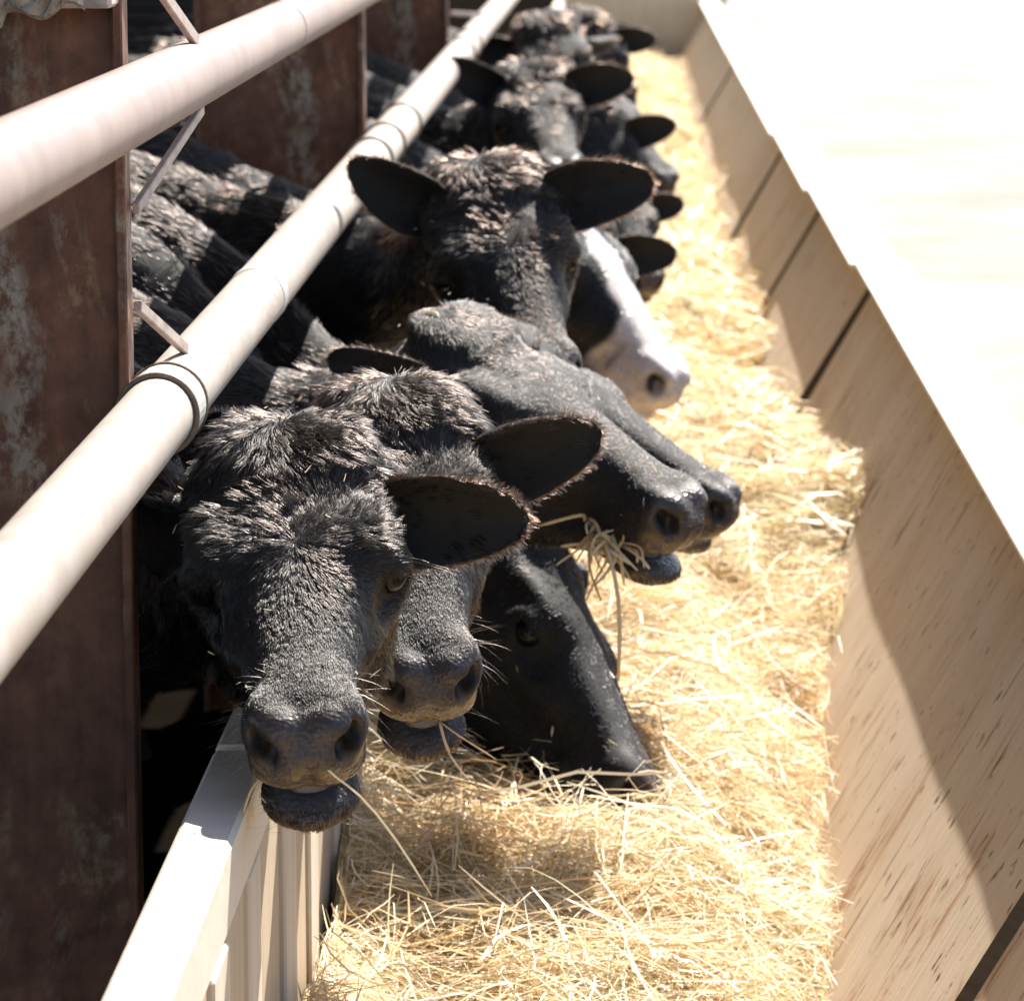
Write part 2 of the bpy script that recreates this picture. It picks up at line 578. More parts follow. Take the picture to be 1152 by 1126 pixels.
# outside posts that carry the sloping side
for k in range(8):
    y = 2.6 + k * 2.7
    sb = MB()
    sb.add([(XT - 0.055, y - 0.04, -0.02), (XT + 0.01, y - 0.04, -0.02), (XT + 0.01, y - 0.04, 0.60), (XT - 0.055, y - 0.04, 0.60),
            (XT - 0.055, y + 0.04, -0.02), (XT + 0.01, y + 0.04, -0.02), (XT + 0.01, y + 0.04, 0.60), (XT - 0.055, y + 0.04, 0.60)],
           [(0, 1, 2, 3), (7, 6, 5, 4), (0, 4, 5, 1), (1, 5, 6, 2), (2, 6, 7, 3), (3, 7, 4, 0)])
    in_bunk(sb.build('support_post', M_BOARD[1], origin=(XT + 0.1, y, 0)))
# floor and far end
fb = MB(); fb.box((-0.08, (BY0 + BY1) / 2, 0.135), (0.34, (BY1 - BY0) / 2, 0.025))
in_bunk(fb.build('bunk_floor', M_BOARD[1], origin=(-0.14, 12, 0.135)))
eb = MB()
eb.add([(-0.40, BY1 + 0.02, 0.1), (0.30, BY1 + 0.02, 0.1), (0.70, BY1 + 0.02, 0.86), (-0.40, BY1 + 0.02, 0.86),
        (-0.40, BY1 + 0.06, 0.1), (0.30, BY1 + 0.06, 0.1), (0.70, BY1 + 0.06, 0.86), (-0.40, BY1 + 0.06, 0.86)],
       [(0, 1, 2, 3), (7, 6, 5, 4), (0, 4, 5, 1), (1, 5, 6, 2), (2, 6, 7, 3), (3, 7, 4, 0)])
in_bunk(eb.build('end_board', M_BOARD[0], origin=(0.1, BY1, 0.1)))
# throat beam on the cattle side: a square cream rail, made of lengths
for (y0, y1) in ((BY0, 3.615), (3.63, 7.6), (7.61, 11.6), (11.61, 15.6), (15.61, BY1)):
    tb = MB(); tb.box((-0.395, (y0 + y1) / 2, 0.785), (0.029, (y1 - y0) / 2, 0.04), bev=0.005)
    in_bunk(tb.build('throat_beam', M_BEAM, origin=(-0.393, (y0 + y1) / 2, 0.785)))
# upright boards under the beam, some standing proud
y = BY0; k = 0
while y < 15.0:
    w = (0.21, 0.10, 0.24, 0.14)[k % 4] + random.uniform(-0.01, 0.01)
    proud = (0.0, 0.006, 0.002, 0.009)[k % 4]
    zt = 0.743
    bb = MB(); bb.box((-0.383 + proud / 2, y + w / 2, (zt + 0.11) / 2), (0.010 + proud / 2, w / 2 - 0.0025, (zt - 0.11) / 2), bev=0.003)
    in_bunk(bb.build('wall_board', M_BOARD[(k % 4) in (0, 2)], origin=(-0.386, y + w / 2, 0.4)))
    y += w; k += 1

# ------------------------------------------------------------------ rails and posts
def lerp(a, b, t): return a + (b - a) * t
def low_pt(y):  return Vector((lerp(-0.4914, -0.4234, (y - 2.754) / 8.046), y, lerp(1.1636, 1.229, (y - 2.754) / 8.046)))
def up_pt(y):   return Vector((lerp(-0.473, -0.4925, (y - 2.7) / 3.24), y, lerp(1.511, 1.499, (y - 2.7) / 3.24)))
PR = 0.0387
rail = empty('pipe_rail', low_pt(2.0))
tag(rail, 'chalky white lower pipe rail with a clamp collar, above the cattle necks', 'rail', 'pipe rails of the pen fence')
def rel(o, root):
    o.parent = root
    o.matrix_parent_inverse = Matrix.Translation(-root.location)
    return o
rel(MB().tube([low_pt(1.0 + 0.5 * i) for i in range(38)], PR, 32).build('pipe', M_PIPE, smooth=True), rail)
def collar(fn, y, w, r, mat, root, name='collar'):
    rel(MB().tube([fn(y - w / 2), fn(y - w / 2 + 0.0015), fn(y + w / 2 - 0.0015), fn(y + w / 2)], [r - 0.0015, r, r, r - 0.0015], 32).build(name, mat, smooth=False), root)
collar(low_pt, 3.705, 0.065, PR + 0.0045, M_COLLAR, rail)
for yy in (3.667, 3.743):
    ring = [low_pt(yy) + (PR + 0.003) * Vector((math.cos(a), 0.10 * math.sin(a), math.sin(a))) for a in [2 * math.pi * i / 40 for i in range(41)]]
    rel(MB().tube(ring, 0.0034, 8, False).build('weld_ring', M_WIRE, smooth=True), rail)
collar(low_pt, 4.62, 0.05, PR + 0.0012, M_COLLAR, rail, 'joint_band')
for yy in (6.53, 6.86, 7.34, 9.6, 10.0):
    ring = [low_pt(yy) + (PR + 0.002) * Vector((math.cos(a), 0.12 * math.sin(a), math.sin(a))) for a in [2 * math.pi * i / 40 for i in range(41)]]
    rel(MB().tube(ring, 0.0032, 8, False).build('wire_tie', M_WIRE, smooth=True), rail)

urail = empty('pipe_rail', up_pt(2.0))
tag(urail, 'dusty pinkish upper pipe rail crossing the top left corner', 'rail', 'pipe rails of the pen fence')
rel(MB().tube([up_pt(1.0 + 0.5 * i) for i in range(38)], 0.0378, 32).build('pipe', M_PIPE2, smooth=True), urail)
collar(up_pt, 5.13, 0.05, 0.0378 + 0.0008, M_PIPE2, urail, 'joint_band')

def flat_bar(name, a, b, w, t, mat, root, nrm=Vector((1, 0, 0))):
    a = Vector(a); b = Vector(b)
    T = (b - a).normalized(); V = T.cross(nrm).normalized(); Nn = V.cross(T)
    M = Matrix((T, V, Nn)).transposed()
    mb = MB(); mb.box((a + b) / 2, ((b - a).length / 2, w / 2, t / 2), M, bev=min(w, t) * 0.15)
    return rel(mb.build(name, mat), root)

PLAB = ['rust brown steel post at the left edge with mud smears on its web',
        'brown steel post behind the second gap, its edge lit white',
        'small brown steel post far along the fence near the top',
        'farthest brown steel post hidden behind the cattle']
for k in range(3):
    y = 3.69 + 3.456 * k
    xr = -0.513
    root = empty('steel_post', (xr - 0.16, y, 0))
    tag(root, PLAB[k], 'post', 'steel posts along the pen fence')
    wb = MB(); wb.box((xr - 0.17, y, 1.7), (0.158, 0.006, 1.72))
    rel(wb.build('web', M_RUST, origin=(xr - 0.17, y, 1.7)), root)
    for xx in (xr - 0.0055, xr - 0.334):
        fl = MB(); fl.box((xx, y, 1.7), (0.0055, 0.022, 1.72), bev=0.002)
        rel(fl.build('flange', M_RUST, origin=(xx, y, 1.7)), root)
    # flat struts from the flange to the rails
    yo = y - 3.69
    if k == 1: continue
    flat_bar('strut', (xr + 0.008, y + 0.0, 1.283), low_pt(3.856 + yo) + Vector((0.006, 0, PR + 0.003)), 0.013, 0.008, M_STRUT, root)
    flat_bar('strut', (xr + 0.008, y + 0.0, 1.385), up_pt(3.974 + yo) + Vector((0.012, 0, -0.0378)), 0.012, 0.008, M_STRUT, root)
    flat_bar('strut', (xr + 0.008, y + 0.0, 1.653), up_pt(3.953 + yo) + Vector((0.010, 0, 0.0378)), 0.015, 0.008, M_STRUT, root)
    if k == 0:
        # bracket plate with a crust of dried dust across the web
        pb = MB(); pb.box((xr - 0.165, y - 0.045, 1.625), (0.162, 0.03, 0.03), bev=0.004)
        rel(pb.build('bracket', M_STRUT, origin=(xr - 0.165, y - 0.045, 1.625)), root)
        vs_, fs_ = [], []
        nx, nz = 60, 14
        for i in range(nx + 1):
            for j in range(nz + 1):
                u = i / nx; v = j / nz
                low = 1.5975 - 0.002 - 0.010 * abs(math.sin(u * 9 + 1)) - 0.006 * math.sin(u * 31) - (0.012 if 0.62 < u < 0.72 else 0)
                x = xr - 0.33 + 0.30 * u
                z = lerp(low, 1.658, v)
                d = 0.006 + 0.010 * math.sin(math.pi * v) + 0.004 * math.sin(u * 40 + v * 9) + 0.003 * math.sin(u * 97 - v * 23)
                if j in (0, nz) or i in (0, nx): d = -0.004
                vs_.append((x, y - 0.076 - d, z))
        for i in range(nx):
            for j in range(nz):
                a = i * (nz + 1) + j
                fs_.append((a, a + nz + 1, a + nz + 2, a + 1))
        me = bpy.data.meshes.new('dust_crust'); me.from_pydata(vs_, [], fs_); me.update(); me.materials.append(M_CRUST)
        rel(link('dust_crust', me), root)

# shed roof carried by the posts, over the pen
vs_, fs_ = [], []
nx = 160
for i in range(nx + 1):
    x = -6.5 + (6.5 - 0.42) * i / nx
    for yy in (-3.0, 30.0):
        vs_.append((x, yy, 3.47 + (x + 0.5) * -0.06 + 0.02 * math.cos(i * 1.7)))
for i in range(nx):
    fs_.append((2 * i, 2 * i + 2, 2 * i + 3, 2 * i + 1))
me = bpy.data.meshes.new('shed_roof'); me.from_pydata(vs_, [], fs_); me.update(); me.materials.append(M_ROOF)
tag(link('shed_roof', me), 'sheet metal shed roof carried on the steel posts over the pen', 'roof')

# ------------------------------------------------------------------ hay
def vnoise(x, y, seed):
    r = np.random.default_rng(seed)
    tb = r.random((256, 256))
    xi = np.floor(x).astype(int); yi = np.floor(y).astype(int)
    fx = x - xi; fy = y - yi
    fx = fx * fx * (3 - 2 * fx); fy = fy * fy * (3 - 2 * fy)
    g = lambda a, b: tb[a % 256, b % 256]
    return (g(xi, yi) * (1 - fx) + g(xi + 1, yi) * fx) * (1 - fy) + (g(xi, yi + 1) * (1 - fx) + g(xi + 1, yi + 1) * fx) * fy

def hay_z(x, y):
    x = np.asarray(x, float); y = np.asarray(y, float)
    base = np.interp(y, [1.2, 3.6, 4.3, 4.7, 5.2, 6.0, 6.7, 7.5, 9, 12, 17, 23], [0.36, 0.37, 0.40, 0.45, 0.49, 0.52, 0.54, 0.54, 0.55, 0.56, 0.57, 0.56])
    right = np.interp(y, [4.2, 5.0, 5.6, 6.3, 7.0, 7.6, 8.7, 17], [-.25, -.26, -.19, -.08, -.02, -.04, -.11, -.12])
    tx = np.clip((x - .0) / .36, 0, 1)
    base = base + right * tx * tx * (3 - 2 * tx)
    # piled against the plywood around y = 6.6, thin where the cattle have pushed it out
    base = base + 0.02 * np.exp(-((y - 7.1) / 0.5) ** 2 - ((x - 0.46) / 0.15) ** 2)
    base = base + 0.07 * np.exp(-((x + 0.37) / 0.10) ** 2)
    # hollow nosed out by the lowered head
    base = base - 0.05 * np.exp(-((y - 4.85) / 0.28) ** 2 - ((x - 0.0) / 0.16) ** 2)
    base = base - 0.02 * np.exp(-((y - 4.3) / 0.4) ** 2 - ((x + 0.36) / 0.12) ** 2)
    base = base + 0.10 * (vnoise(x * 4.2, y * 3.0, 3) - 0.5) + 0.075 * (vnoise(x * 10, y * 7, 4) - 0.5) + 0.035 * (vnoise(x * 30, y * 24, 5) - 0.5)
    return base

def panel_x(z):          # inner face of the sloping side at height z
    return XB + (z - ZB) * (XT - XB) / (ZT - ZB) - 0.012
WALL_X = -0.352

nxh, nyh = 90, 620
yy = 2.0 + (BY1 - 2.0) * (np.linspace(0, 1, nyh + 1) ** 1.5)
V = np.zeros((nyh + 1, nxh + 1, 3), dtype=np.float32)
for j in range(nyh + 1):
    xs = np.linspace(-0.362, 0.40, nxh + 1)
    for _ in range(4):
        z = hay_z(xs, np.full(nxh + 1, yy[j]))
        right = panel_x(z[-1])
        xs = np.linspace(-0.362, right + 0.015, nxh + 1)
    V[j, :, 0] = xs; V[j, :, 1] = yy[j]; V[j, :, 2] = hay_z(xs, np.full(nxh + 1, yy[j])) - 0.018
idx = np.arange((nyh + 1) * (nxh + 1)).reshape(nyh + 1, nxh + 1)
F = np.stack([idx[:-1, :-1], idx[:-1, 1:], idx[1:, 1:], idx[1:, :-1]], -1).reshape(-1, 4)
me = mesh_np('hay_bed', V.reshape(-1, 3), F)
o = link('hay', me, M_HAYB)
tag(o, 'bed of packed golden hay filling the feed bunk', 'hay', kind='stuff')

def ribbons(P0, az, el, length, width, curl, tone, roll, nseg=4, keep=True):
    """flat bent straw blades as one vertex/face array"""
    n = len(P0)
    t = np.linspace(0, 1, nseg + 1)
    pos = np.zeros((n, nseg + 1, 3)); dirs = np.zeros((n, nseg + 1, 3))
    p = P0.copy()
    a = az.copy(); e = el.copy()
    for k in range(nseg + 1):
        d = np.stack([np.cos(a) * np.cos(e), np.sin(a) * np.cos(e), np.sin(e)], -1)
        pos[:, k] = p; dirs[:, k] = d
        p = p + d * (length / nseg)[:, None]
        a = a + curl[:, 0] / nseg; e = e + curl[:, 1] / nseg
    up = np.array([0, 0, 1.0])
    s = np.cross(dirs, up)
    s /= np.linalg.norm(s, axis=-1, keepdims=True) + 1e-6
    nn = np.cross(s, dirs)
    sv = s * np.cos(roll)[:, None, None] + nn * np.sin(roll)[:, None, None]
    prof = np.array([0.7] + [1.0] * (nseg - 1) + [0.45])
    w = width[:, None, None] * 0.5 * prof[None, :, None]
    return pos, sv * w, tone

def ribbon_mesh(name, pos, off, tone):
    n, k, _ = pos.shape
    verts = np.stack([pos - off, pos + off], 2).reshape(-1, 3)
    base = np.arange(n)[:, None] * (2 * k) + np.arange(k - 1)[None, :] * 2
    f = np.stack([base, base + 1, base + 3, base + 2], -1).reshape(-1, 4)
    me = mesh_np(name, verts, f)
    at = me.attributes.new('tone', 'FLOAT', 'POINT')
    at.data.foreach_set('value', np.repeat(tone, 2 * k).astype(np.float32))
    return me

def hay_layer(n, ymin, ymax, lmin, lmax, wmin, wmax, lift, power, seed):
    r = np.random.default_rng(seed)
    # density falls with distance so that it stays even in the picture
    u = r.random(n)
    y = 1.0 / (1 / ymin + u * (1 / ymax - 1 / ymin)) if power else ymin + u * (ymax - ymin)
    x = r.uniform(-0.37, 0.56, n)
    z = hay_z(x, y)
    L = lmin + (lmax - lmin) * r.random(n) ** 2.0
    W = wmin + (wmax - wmin) * r.random(n) ** 1.5
    az = r.uniform(0, 2 * np.pi, n)
    el = r.normal(0.02, 0.20, n)
    curl = np.stack([r.normal(0, 0.55, n), r.normal(-0.05, 0.40, n)], -1)
    tone = np.clip(r.normal(0.55, 0.22, n) + 0.55 * (vnoise(x * 6.5 + 3, y * 5 + 1, 9) - 0.5), 0, 1)
    P0 = np.stack([x, y, z + r.uniform(-0.02, lift, n)], -1)
    P0[:, :2] -= np.stack([np.cos(az), np.sin(az)], -1) * (L * 0.5)[:, None]
    pos, off, tone = ribbons(P0, az, el, L, W, curl, tone, r.normal(0, 0.7, n))
    zs = hay_z(pos[..., 0], pos[..., 1])
    pos[..., 2] = np.maximum(pos[..., 2], zs - 0.018 + 0.004)
    pos[..., 2] = np.minimum(pos[..., 2], zs + lift * 1.5 + 0.02)
    px = panel_x(pos[..., 2]) - 0.006
    mid_ok = (x < panel_x(z) + 0.02) & (x > WALL_X - 0.01)
    pos[..., 0] = np.clip(pos[..., 0], WALL_X + 0.004, px)
    pos[..., 1] = np.clip(pos[..., 1], 1.3, BY1 - 0.02)
    return pos[mid_ok], off[mid_ok], tone[mid_ok]

parts = [hay_layer(42000, 3.5, 7.0, 0.03, 0.18, 0.0009, 0.0026, 0.012, True, 21),
         hay_layer(16000, 3.5, 7.5, 0.06, 0.26, 0.0009, 0.0026, 0.035, True, 22),
         hay_layer(16000, 6.5, 23, 0.05, 0.26, 0.003, 0.007, 0.03, True, 23),
         hay_layer(16000, 3.5, 8.0, 0.008, 0.035, 0.0010, 0.0038, 0.018, True, 25),
         hay_layer(1600, 3.6, 7.0, 0.10, 0.34, 0.0018, 0.0044, 0.045, True, 24)]
me = ribbon_mesh('straw', np.concatenate([p[0] for p in parts]), np.concatenate([p[1] for p in parts]), np.concatenate([p[2] for p in parts]))
o = link('loose_straw', me, M_STRAW)
tag(o, 'loose dry straw stalks scattered over the hay bed', 'straw', kind='stuff')
# ------------------------------------------------------------------ cattle
# Head space: X to the muzzle, Y to the animal's left, Z dorsal. Metres.
def smin(a, b, k):
    h = np.clip(0.5 + 0.5 * (b - a) / k, 0, 1)
    return b + (a - b) * h - k * h * (1 - h)
def smax(a, b, k):
    return -smin(-a, -b, k)
def ell(X, Y, Z, c, r, ry=0.0, rz=0.0):
    x = X - c[0]; y = Y - c[1]; z = Z - c[2]
    if rz:
        ca, sa = math.cos(rz), math.sin(rz)
        x, y = ca * x + sa * y, -sa * x + ca * y
    if ry:
        ca, sa = math.cos(ry), math.sin(ry)
        x, z = ca * x - sa * z, sa * x + ca * z
    q = np.sqrt((x / r[0]) ** 2 + (y / r[1]) ** 2 + (z / r[2]) ** 2) + 1e-9
    g = np.sqrt((x / r[0] ** 2) ** 2 + (y / r[1] ** 2) ** 2 + (z / r[2] ** 2) ** 2) + 1e-9
    return q * (q - 1) / g
def capsule(X, Y, Z, a, b, ra, rb):
    a = np.array(a); b = np.array(b)
    d = b - a
    t = np.clip(((X - a[0]) * d[0] + (Y - a[1]) * d[1] + (Z - a[2]) * d[2]) / d.dot(d), 0, 1)
    return np.sqrt((X - a[0] - t * d[0]) ** 2 + (Y - a[1] - t * d[1]) ** 2 + (Z - a[2] - t * d[2]) ** 2) - (ra + (rb - ra) * t)
def loft(X, Y, Z, tab, n=2.5, taper=0.62):
    tab = np.array(tab)
    xs = np.linspace(tab[0, 0], tab[-1, 0], 400)
    k = np.exp(-0.5 * (np.arange(-14, 15) / 6.0) ** 2); k /= k.sum()
    sm = lambda c: np.convolve(np.pad(np.interp(xs, tab[:, 0], tab[:, c]), 14, mode='edge'), k, 'valid')
    w, zt, zb = sm(1), sm(2), sm(3)
    xc = np.clip(X, xs[0], xs[-1])
    W = np.interp(xc, xs, w); T = np.interp(xc, xs, zt); B = np.interp(xc, xs, zb)
    H = (T - B) / 2; C = (T + B) / 2
    t = np.clip((Z - C) / H, -1.2, 1.2)
    g = 1 - (1 - taper) * np.clip((0.25 - t) / 1.25, 0, 1) ** 1.3
    q = (np.abs(Y / (W * g)) ** n + np.abs((Z - C) / H) ** n) ** (1 / n)
    d = (q - 1) * np.minimum(W * g, H)
    ex = np.abs(X - xc)
    return np.where(ex > 0, np.sqrt(np.maximum(d, 0) ** 2 + ex ** 2) + np.minimum(d, 0) * 0, d)

UP = [(-.055, .030, -.06, -.15), (-.04, .070, -.025, -.200), (-.015, .092, .000, -.232), (.03, .106, .008, -.240), (.08, .113, .008, -.235),
      (.13, .110, .004, -.225), (.18, .096, -.002, -.200), (.24, .079, -.009, -.170), (.30, .067, -.015, -.143), (.36, .057, -.020, -.124),
      (.405, .055, -.022, -.115), (.44, .056, -.026, -.110), (.466, .052, -.036, -.107), (.484, .042, -.046, -.105), (.497, .014, -.068, -.090)]
JAW = [(.02, .070, -.15, -.250), (.08, .074, -.15, -.258), (.14, .068, -.145, -.246), (.20, .057, -.137, -.222), (.28, .046, -.128, -.192),
       (.35, .041, -.120, -.166), (.40, .043, -.118, -.158), (.44, .046, -.117, -.154), (.466, .040, -.119, -.149), (.482, .014, -.128, -.142)]

def surface_nets(S, xs, ys, zs):
    ins = S < 0
    nx, ny, nz = S.shape
    cnt = np.zeros((nx - 1, ny - 1, nz - 1), np.int8)
    for a in (0, 1):
        for b in (0, 1):
            for c in (0, 1):
                cnt += ins[a:nx - 1 + a, b:ny - 1 + b, c:nz - 1 + c]
    act = (cnt > 0) & (cnt < 8)
    ci = np.argwhere(act)
    vid = -np.ones(act.shape, np.int64)
    vid[act] = np.arange(len(ci))
    acc = np.zeros((len(ci), 3)); num = np.zeros(len(ci))
    G = [xs, ys, zs]
    for ax in range(3):
        o1, o2 = [i for i in range(3) if i != ax]
        for u in (0, 1):
            for v in (0, 1):
                a = ci.copy(); a[:, o1] += u; a[:, o2] += v
                b = a.copy(); b[:, ax] += 1
                sa = S[a[:, 0], a[:, 1], a[:, 2]]; sb = S[b[:, 0], b[:, 1], b[:, 2]]
                m = (sa < 0) != (sb < 0)
                t = np.where(m, sa / np.where(m, sa - sb, 1), 0)
                P = np.stack([G[i][a[:, i]] for i in range(3)], -1).astype(float)
                P[:, ax] += t * (G[ax][b[:, ax]] - G[ax][a[:, ax]])
                acc += P * m[:, None]; num += m
    verts = acc / num[:, None]
    faces = []
    for ax in range(3):
        o1, o2 = [(1, 2), (2, 0), (0, 1)][ax]
        s0 = [slice(None)] * 3; s1 = [slice(None)] * 3
        s0[ax] = slice(0, S.shape[ax] - 1); s1[ax] = slice(1, S.shape[ax])
        for s in (s0, s1):
            s[o1] = slice(1, S.shape[o1] - 1); s[o2] = slice(1, S.shape[o2] - 1)
        A = ins[tuple(s0)]; B = ins[tuple(s1)]
        e = np.argwhere(A != B)
        fl = A[tuple(e.T)]
        e[:, o1] += 1; e[:, o2] += 1
        q = []
        for (u, v) in ((-1, -1), (0, -1), (0, 0), (-1, 0)):
            c = e.copy(); c[:, o1] += u; c[:, o2] += v
            q.append(vid[c[:, 0], c[:, 1], c[:, 2]])
        q = np.stack(q, -1)
        q[~fl] = q[~fl][:, ::-1]
        faces.append(q)
    return verts, np.concatenate(faces)

EYE = (0.138, 0.104, -0.058)
WX, WT = [-.5, 0, .17, .355, .6], [-.5, 0, .14, .40, .645]     # real x -> x of the tables (short young face)
warp = lambda x: np.interp(x, WX, WT)
unwarp = lambda x: float(np.interp(x, WT, WX))
NA = np.array([.030, 0, -.132])          # where the neck is rooted in the skull
STUB = .15
GRIDS = {}
def head_grid(jaw_deg, h, fwd):
    if (jaw_deg, h, fwd) in GRIDS:
        return GRIDS[(jaw_deg, h, fwd)]
    xs = np.arange(-.30, 0.515, h); ys = np.arange(-0.30, 0.3001, h); zs = np.arange(-0.42, 0.075, h)
    X, Yf, Z = np.meshgrid(xs.astype(np.float32), ys.astype(np.float32), zs.astype(np.float32), indexing='ij')
    shape = X.shape
    sel = (np.abs(Yf) < .165) & (X > -.12) & (Z > -.31)
    full = (X, Yf, Z)
    X, Yf, Z = X[sel], Yf[sel], Z[sel]
    Y = np.abs(Yf)
    X = warp(X).astype(np.float32)
    d = loft(X, Yf, Z, UP)
    d = smin(d, ell(X, Y, Z, (.002, .030, .000), (.05, .06, .020)), .035)          # poll
    d = smin(d, ell(X, Y, Z, (.120, .082, -.026), (.055, .030, .022), 0, -.25), .025)  # brow
    d = smin(d, ell(X, Y, Z, (.085, .060, -.155), (.085, .038, .085)), .03)        # cheek
    d = smin(d, capsule(X, Y, Z, (.11, .098, -.088), (.27, .060, -.088), .016, .010), .028)
    d = smin(d, ell(X, Y, Z, (.02, .088, -.075), (.05, .035, .06)), .03)            # ear base
    # lower jaw turns about its hinge
    a = math.radians(jaw_deg); px, pz = .03, -.135
    ca, sa = math.cos(a), math.sin(a)
    xj = (ca * (X - px) - sa * (Z - pz) + px) * (1 - fwd * 2.2)
    zj = sa * (X - px) + ca * (Z - pz) + pz
    j = loft(xj, Yf, zj, JAW, 2.4, 0.75)
    j = smin(j, ell(xj, Y, zj, (.430, .018, -.140), (.038, .029, .016)), .015)      # chin
    j = smax(j, -ell(xj, Yf, zj, (.408, 0, -.110), (.064, .037, .014), 0.0), .006)
    k = np.interp(X, [.34, .395, .44], [.032, .024, .007])
    d = smin(d, j, k)
    # lip line
    d = smax(d, -ell(X, Y, Z, (.40, .075, -.117), (.10, .030, .0045), 0.02, -.12), .006)
    # muzzle
    d = smin(d, ell(X, Y, Z, (.440, .041, -.060), (.036, .022, .034), 0, .2), .014)
    d = smin(d, ell(X, Y, Z, (.455, .018, -.102), (.031, .038, .019)), .014)
    d = smin(d, ell(X, Y, Z, (.464, .012, -.074), (.032, .040, .038)), .012)
    d = smin(d, ell(X, Y, Z, (.405, .041, -.100), (.055, .020, .024)), .02)
    # nostril: a comma opening forward and outward
    d = smax(d, -ell(X, Y, Z, (.484, .040, -.062), (.027, .0106, .018), .35, .50), .008)
    d = smax(d, -ell(X, Y, Z, (.470, .053, -.052), (.022, .008, .011), .2, .70), .008)
    d = smax(d, -capsule(X, Y, Z, (.500, 0, -.075), (.490, 0, -.110), .006, .005), .012)
    d = smin(d, ell(X, Y, Z, (.466, .027, -.040), (.020, .016, .012)), .014)
    # eye
    d = smin(d, ell(X, Y, Z, EYE, (.031, .020, .026), 0, -.25), .018)
    d = smax(d, -ell(X, Y, Z, (EYE[0] + .002, EYE[1] + .014, EYE[2] - .002), (.016, .015, .0065), .25), .005)
    d = smax(d, -ell(X, Y, Z, (.185, .100, -.070), (.04, .014, .018), 0, -.3), .02)
    D = np.full(shape, .12, np.float32)
    D[sel] = d
    GRIDS[(jaw_deg, h, fwd)] = (D, full, xs, ys, zs)
    return GRIDS[(jaw_deg, h, fwd)]

def make_head(jaw_deg, h, nd, fwd):
    D, (X, Yf, Z), xs, ys, zs = head_grid(jaw_deg, h, fwd)
    B = NA + nd * .26
    near = (X < .26)
    i1 = int(np.searchsorted(xs, .26))
    d = D.copy()
    stub = capsule(X[:i1], Yf[:i1], Z[:i1], NA, B, .098, .118)
    d[:i1] = smin(D[:i1], stub, .045)
    v, f = surface_nets(d, xs, ys, zs)
    # open the neck: drop what lies beyond the cut plane
    out = ((v - NA) @ nd) > STUB
    f = f[~out[f].any(1)]
    used = np.unique(f)
    # keep the largest connected piece only
    remap = -np.ones(len(v), np.int64); remap[used] = np.arange(len(used))
    v = v[used]; f = remap[f]
    e = np.concatenate([f[:, [0, 1]], f[:, [1, 2]], f[:, [2, 3]], f[:, [3, 0]]])
    ed = np.sort(e, 1); key = ed[:, 0] * len(v) + ed[:, 1]
    uk, ct = np.unique(key, return_counts=True)
    bk = uk[ct == 1]
    bset = np.zeros(len(v), bool); bset[bk // len(v)] = True; bset[bk % len(v)] = True
    # pull the ragged rim onto the plane
    q = (v - NA) @ nd
    v[bset] += nd[None] * (STUB - q[bset])[:, None]
    # rounds of smoothing keep the forms and lose the grid
    for lam in (0.5, 0.5, -0.35, 0.4):
        s = np.zeros_like(v); c = np.zeros(len(v))
        np.add.at(s, e[:, 0], v[e[:, 1]]); np.add.at(c, e[:, 0], 1)
        np.add.at(s, e[:, 1], v[e[:, 0]]); np.add.at(c, e[:, 1], 1)
        nv = v + lam * (s / c[:, None] - v)
        v = np.where(bset[:, None], v, nv)
    nb = {}
    for kk in bk:
        a_, b_ = int(kk // len(v)), int(kk % len(v))
        nb.setdefault(a_, []).append(b_); nb.setdefault(b_, []).append(a_)
    best = []
    seen = set()
    for st in nb:
        if st in seen: continue
        lp = [st]; seen.add(st); cur = st
        while True:
            nx_ = [q_ for q_ in nb[cur] if q_ not in seen]
            if not nx_: break
            cur = nx_[0]; seen.add(cur); lp.append(cur)
        if len(lp) > len(best): best = lp
    return v, f, np.array(best)

def vert_normals(v, f):
    n = np.cross(v[f[:, 2]] - v[f[:, 0]], v[f[:, 3]] - v[f[:, 1]])
    out = np.zeros_like(v)
    for k in range(4):
        np.add.at(out, f[:, k], n)
    return out / (np.linalg.norm(out, axis=1, keepdims=True) + 1e-12)

def sstep(x, a, b):
    t = np.clip((x - a) / (b - a), 0, 1)
    return t * t * (3 - 2 * t)

def nrm(v):
    return v / (np.linalg.norm(v, axis=-1, keepdims=True) + 1e-9)

